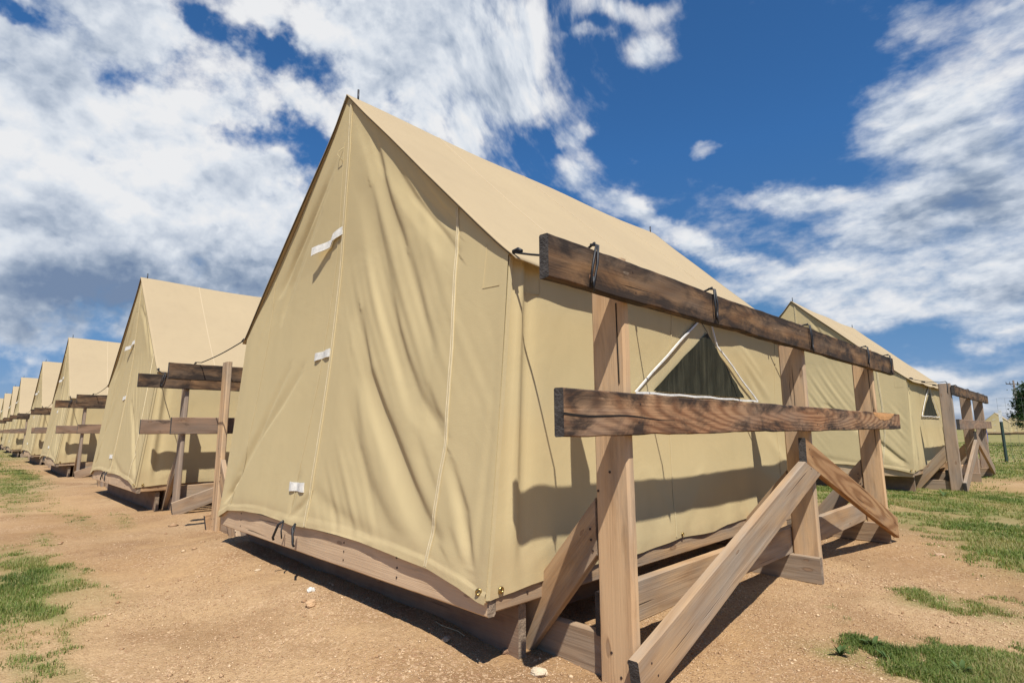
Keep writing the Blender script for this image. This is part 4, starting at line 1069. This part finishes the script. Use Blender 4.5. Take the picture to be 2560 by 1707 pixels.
def weed(x, y, n, L, label, seed, wd=.12):
    root = empty('weed', (x, y, ground_z(x, y))); rr_ = random.Random(seed)
    tag(root, label, 'weed', 'broad leaved weeds among the grass')
    for k in range(n):
        a = rr_.uniform(0, 6.28); l = L * rr_.uniform(.6, 1.15); le = rr_.uniform(.5, 1.25); V_ = []; F = []
        for i in range(7):
            q = i / 6; rad = l * q * math.sin(le); z = l * (math.cos(le) * q + .25 * math.sin(q * 2.6)) * .8; w_ = l * wd * math.sin(math.pi * (.12 + .86 * q)) ** .8
            cx, cy = rad * math.cos(a), rad * math.sin(a); sx_, sy_ = -math.sin(a) * w_, math.cos(a) * w_
            V_ += [(cx - sx_, cy - sy_, z + .15 * w_), (cx, cy, z - .1 * w_), (cx + sx_, cy + sy_, z + .15 * w_)]
        for i in range(6):
            for j in (0, 1): F.append((i * 3 + j, i * 3 + j + 1, i * 3 + j + 4, i * 3 + j + 3))
        mesh('leaf', V_, F, M_leaf, root, True)
    tube('stem', [(0, 0, -.004), (.002, .001, L * .35)], .002, M_stem, root, 5)
weed(2.135, 1.11, 18, .050, 'broad leaved green weed left of the bottom right grass clump', 3)
weed(2.065, .955, 16, .045, 'leafy weed at the very bottom edge of the picture, right', 5)
weed(2.40, 1.05, 18, .048, 'tallest leafy weed in the bottom right grass clump', 8)
weed(2.20, 1.02, 7, .045, 'small narrow leaved weed beside the bottom right grass', 9, .13)
weed(1.52, 7.1, 8, .10, 'thin tall weed in front of the right tent platform', 12, .10)

# ------------------------------------------------------------------ far right: fence post, wire, pole, tree, distant tents
mp = empty('steel_fence_post', (1.42, 16.6, 0)); tag(mp, 'dark green steel fence post with white tip at the right edge', 'fence post')
mesh('post_shaft', [(-.03, -.012, -.1), (.03, -.012, -.1), (.03, .012, -.1), (-.03, .012, -.1), (-.03, -.012, 0.96), (.03, -.012, 0.96), (.03, .012, 0.96), (-.03, .012, 0.96), (0, -.045, -.1), (0, -.045, 0.96)],
     [(0, 1, 5, 4), (1, 2, 6, 5), (2, 3, 7, 6), (3, 0, 4, 7), (4, 5, 6, 7), (8, 0, 4, 9), (1, 8, 9, 5)], plain_mat('green_post_paint', (.035, .06, .05), .6), mp)
mesh('white_tip', [(-.031, -.014, 0.96), (.031, -.014, 0.96), (.031, .014, 0.96), (-.031, .014, 0.96), (-.031, -.014, 1.235), (.031, -.014, 1.235), (.031, .014, 1.235), (-.031, .014, 1.235)],
     [(0, 1, 5, 4), (1, 2, 6, 5), (2, 3, 7, 6), (3, 0, 4, 7), (4, 5, 6, 7), (3, 2, 1, 0)], plain_mat('white_tip_paint', (.8, .8, .78), .6), mp)
wf = empty('wire_mesh_fence', (1.42, 16.6, 0)); tag(wf, 'thin tall wire mesh fence behind the steel post at right', 'fence')
M_wire = plain_mat('galvanised_wire', (.30, .31, .31), .5, .6)
def wires(name, segs, r=.0022):
    V_ = []; F = []
    for a, b in segs:
        a, b = Vector(a), Vector(b); d_ = (b - a).normalized(); x_ = d_.orthogonal().normalized(); y_ = d_.cross(x_); k = len(V_)
        for p in (a, b):
            for j in range(3): V_.append(p + (x_ * math.cos(2.09 * j) + y_ * math.sin(2.09 * j)) * r)
        for j in range(3): F.append((k + j, k + (j + 1) % 3, k + 3 + (j + 1) % 3, k + 3 + j))
    return V_, F
for k in range(9): V_, F = wires('wire', [((-.03, .03, .1 + k * .178), (9, 1.5, .1 + k * .178))]); mesh('wire', V_, F, M_wire, wf)
for k in range(0, 26):
    x = -.03 + k * .15; V_, F = wires('wire', [((x, .03 + x * .163, 0), (x, .03 + x * .163, 1.53))]); mesh('wire', V_, F, M_wire, wf)
# distant tents
for i, (x, y, rz) in enumerate(((-4.7, 91.0, 0), (-3.1, 97.5, 0), (.2, 95.0, 0))):
    place(tentB, x, y, rz, ['distant tan tent between the small fence and the steel post', 'distant tan tent behind the small leafy tree', 'distant tan tent cut by the right edge'][i])
    place(platA, x, y, rz, ['platform of the distant tent next to the steel post', 'platform of the distant tent behind the leafy tree', 'platform of the distant tent at the right edge'][i])
bt = empty('blue_tarpaulin', (.33, 24.0, 0)); tag(bt, 'small bright blue tarpaulin wrapped upright bundle seen between the right fence posts', 'tarpaulin')
import bmesh
bm = bmesh.new(); bmesh.ops.create_icosphere(bm, subdivisions=3, radius=.5)
for v in bm.verts:
    v.co = v.co * (1 + .25 * mnoise.noise(v.co * 3)); v.co.x *= .30; v.co.y *= .4; v.co.z = v.co.z * 1.12 + .58
me = bpy.data.meshes.new('sheet'); bm.to_mesh(me); bm.free(); me.materials.append(plain_mat('blue_sheet', (.03, .08, .42), .5)); so_ = bpy.data.objects.new('sheet', me); COL.objects.link(so_); so_.parent = bt
# utility pole
up_ = empty('utility_pole', (-4.1, 119, 0)); tag(up_, 'tall wooden utility pole with crossarm in front of the sky at right', 'utility pole')
M_pole = plain_mat('pole_wood', (.16, .13, .11), .9)
tube('pole', [(0, 0, -.2), (0, 0, 8.4)], lambda q: .17 - .05 * q, M_pole, up_, 8)
tube('crossarm', [(-.95, 0, 7.9), (.7, .1, 7.75)], .07, M_pole, up_, 5)
for x in (-.9, -.45, .5): tube('insulator', [(x, 0, 7.9), (x, 0, 8.2)], .05, M_iron, up_, 6)
tube('transformer', [(.0, -.35, 5.9), (.0, -.35, 6.8)], .25, plain_mat('grey_can', (.35, .36, .36), .5), up_, 10)
tube('brace_arm', [(-.5, 0, 7.85), (0, 0, 7.2)], .03, M_iron, up_, 5)

def leaf_mat(name, a, b):
    t = NT(name); at = t.n.new('ShaderNodeAttribute'); at.attribute_name = 'tone'
    col = t.mix(at.outputs['Fac'], a, b); d_ = t.pbr(col, .6, None, 0, .3)
    tr = t.n.new('ShaderNodeBsdfTranslucent'); t.link(col, tr.inputs['Color']); ms_ = t.n.new('ShaderNodeMixShader'); ms_.inputs[0].default_value = .3
    t.l.new(d_, ms_.inputs[1]); t.l.new(tr.outputs[0], ms_.inputs[2]); return t.done(ms_.outputs[0])
M_tree = leaf_mat('tree_leaves', (.020, .045, .014), (.06, .11, .03)); M_bark = plain_mat('bark', (.09, .065, .045), .95, bump=.5)
def tree(x, y, h, rad, label, seed, n=9000):
    root = empty('tree', (x, y, 0)); tag(root, label, 'tree'); rr_ = np.random.default_rng(seed)
    tube('trunk', [(0, 0, -.2), (.05, 0, h * .25), (0, .05, h * .5), (.1, 0, h * .8)], lambda q: h * .035 * (1 - .75 * q), M_bark, root, 8)
    for k in range(6):
        a = k * 1.05; tube('limb', [(0, 0, h * (.28 + .05 * k)), (rad * .4 * math.cos(a), rad * .4 * math.sin(a), h * (.42 + .06 * k)), (rad * .75 * math.cos(a), rad * .75 * math.sin(a), h * (.55 + .06 * k))], lambda q: h * .012 * (1 - .7 * q), M_bark, root, 5)
    cl = rr_.normal(0, 1, (60, 3)); cl /= np.linalg.norm(cl, axis=1)[:, None]; cl *= rr_.uniform(.35, 1, (60, 1)); cl = cl * np.array([rad, rad, h * .36]) + np.array([0, 0, h * .62])
    idx = rr_.integers(0, 60, n); P = cl[idx] + rr_.normal(0, 1, (n, 3)) * rad * .13; s_ = rr_.uniform(.06, .13, n) * h / 6
    A = rr_.normal(0, 1, (n, 3)); A /= np.linalg.norm(A, axis=1)[:, None]; B = np.cross(A, rr_.normal(0, 1, (n, 3))); B /= np.linalg.norm(B, axis=1)[:, None]
    V_ = np.stack([P - A * s_[:, None], P + B * s_[:, None] * .5, P + A * s_[:, None], P - B * s_[:, None] * .5], 1)
    me = bpy.data.meshes.new('crown'); me.vertices.add(n * 4); me.vertices.foreach_set('co', V_.astype(np.float32).ravel()); me.loops.add(n * 4); me.loops.foreach_set('vertex_index', np.arange(n * 4, dtype=np.int32))
    me.polygons.add(n); me.polygons.foreach_set('loop_start', (np.arange(n) * 4).astype(np.int32)); me.update(calc_edges=True)
    a = me.attributes.new('tone', 'FLOAT', 'POINT'); a.data.foreach_set('value', np.repeat(np.clip(rr_.uniform(0, 1, 60)[idx] * .6 + rr_.uniform(0, .4, n), 0, 1), 4).astype(np.float32))
    me.materials.append(M_tree); o = bpy.data.objects.new('crown', me); COL.objects.link(o); o.parent = root
tree(1.30, 33.0, 3.0, .80, 'leafy dark green tree cut by the right edge of the picture', 5)
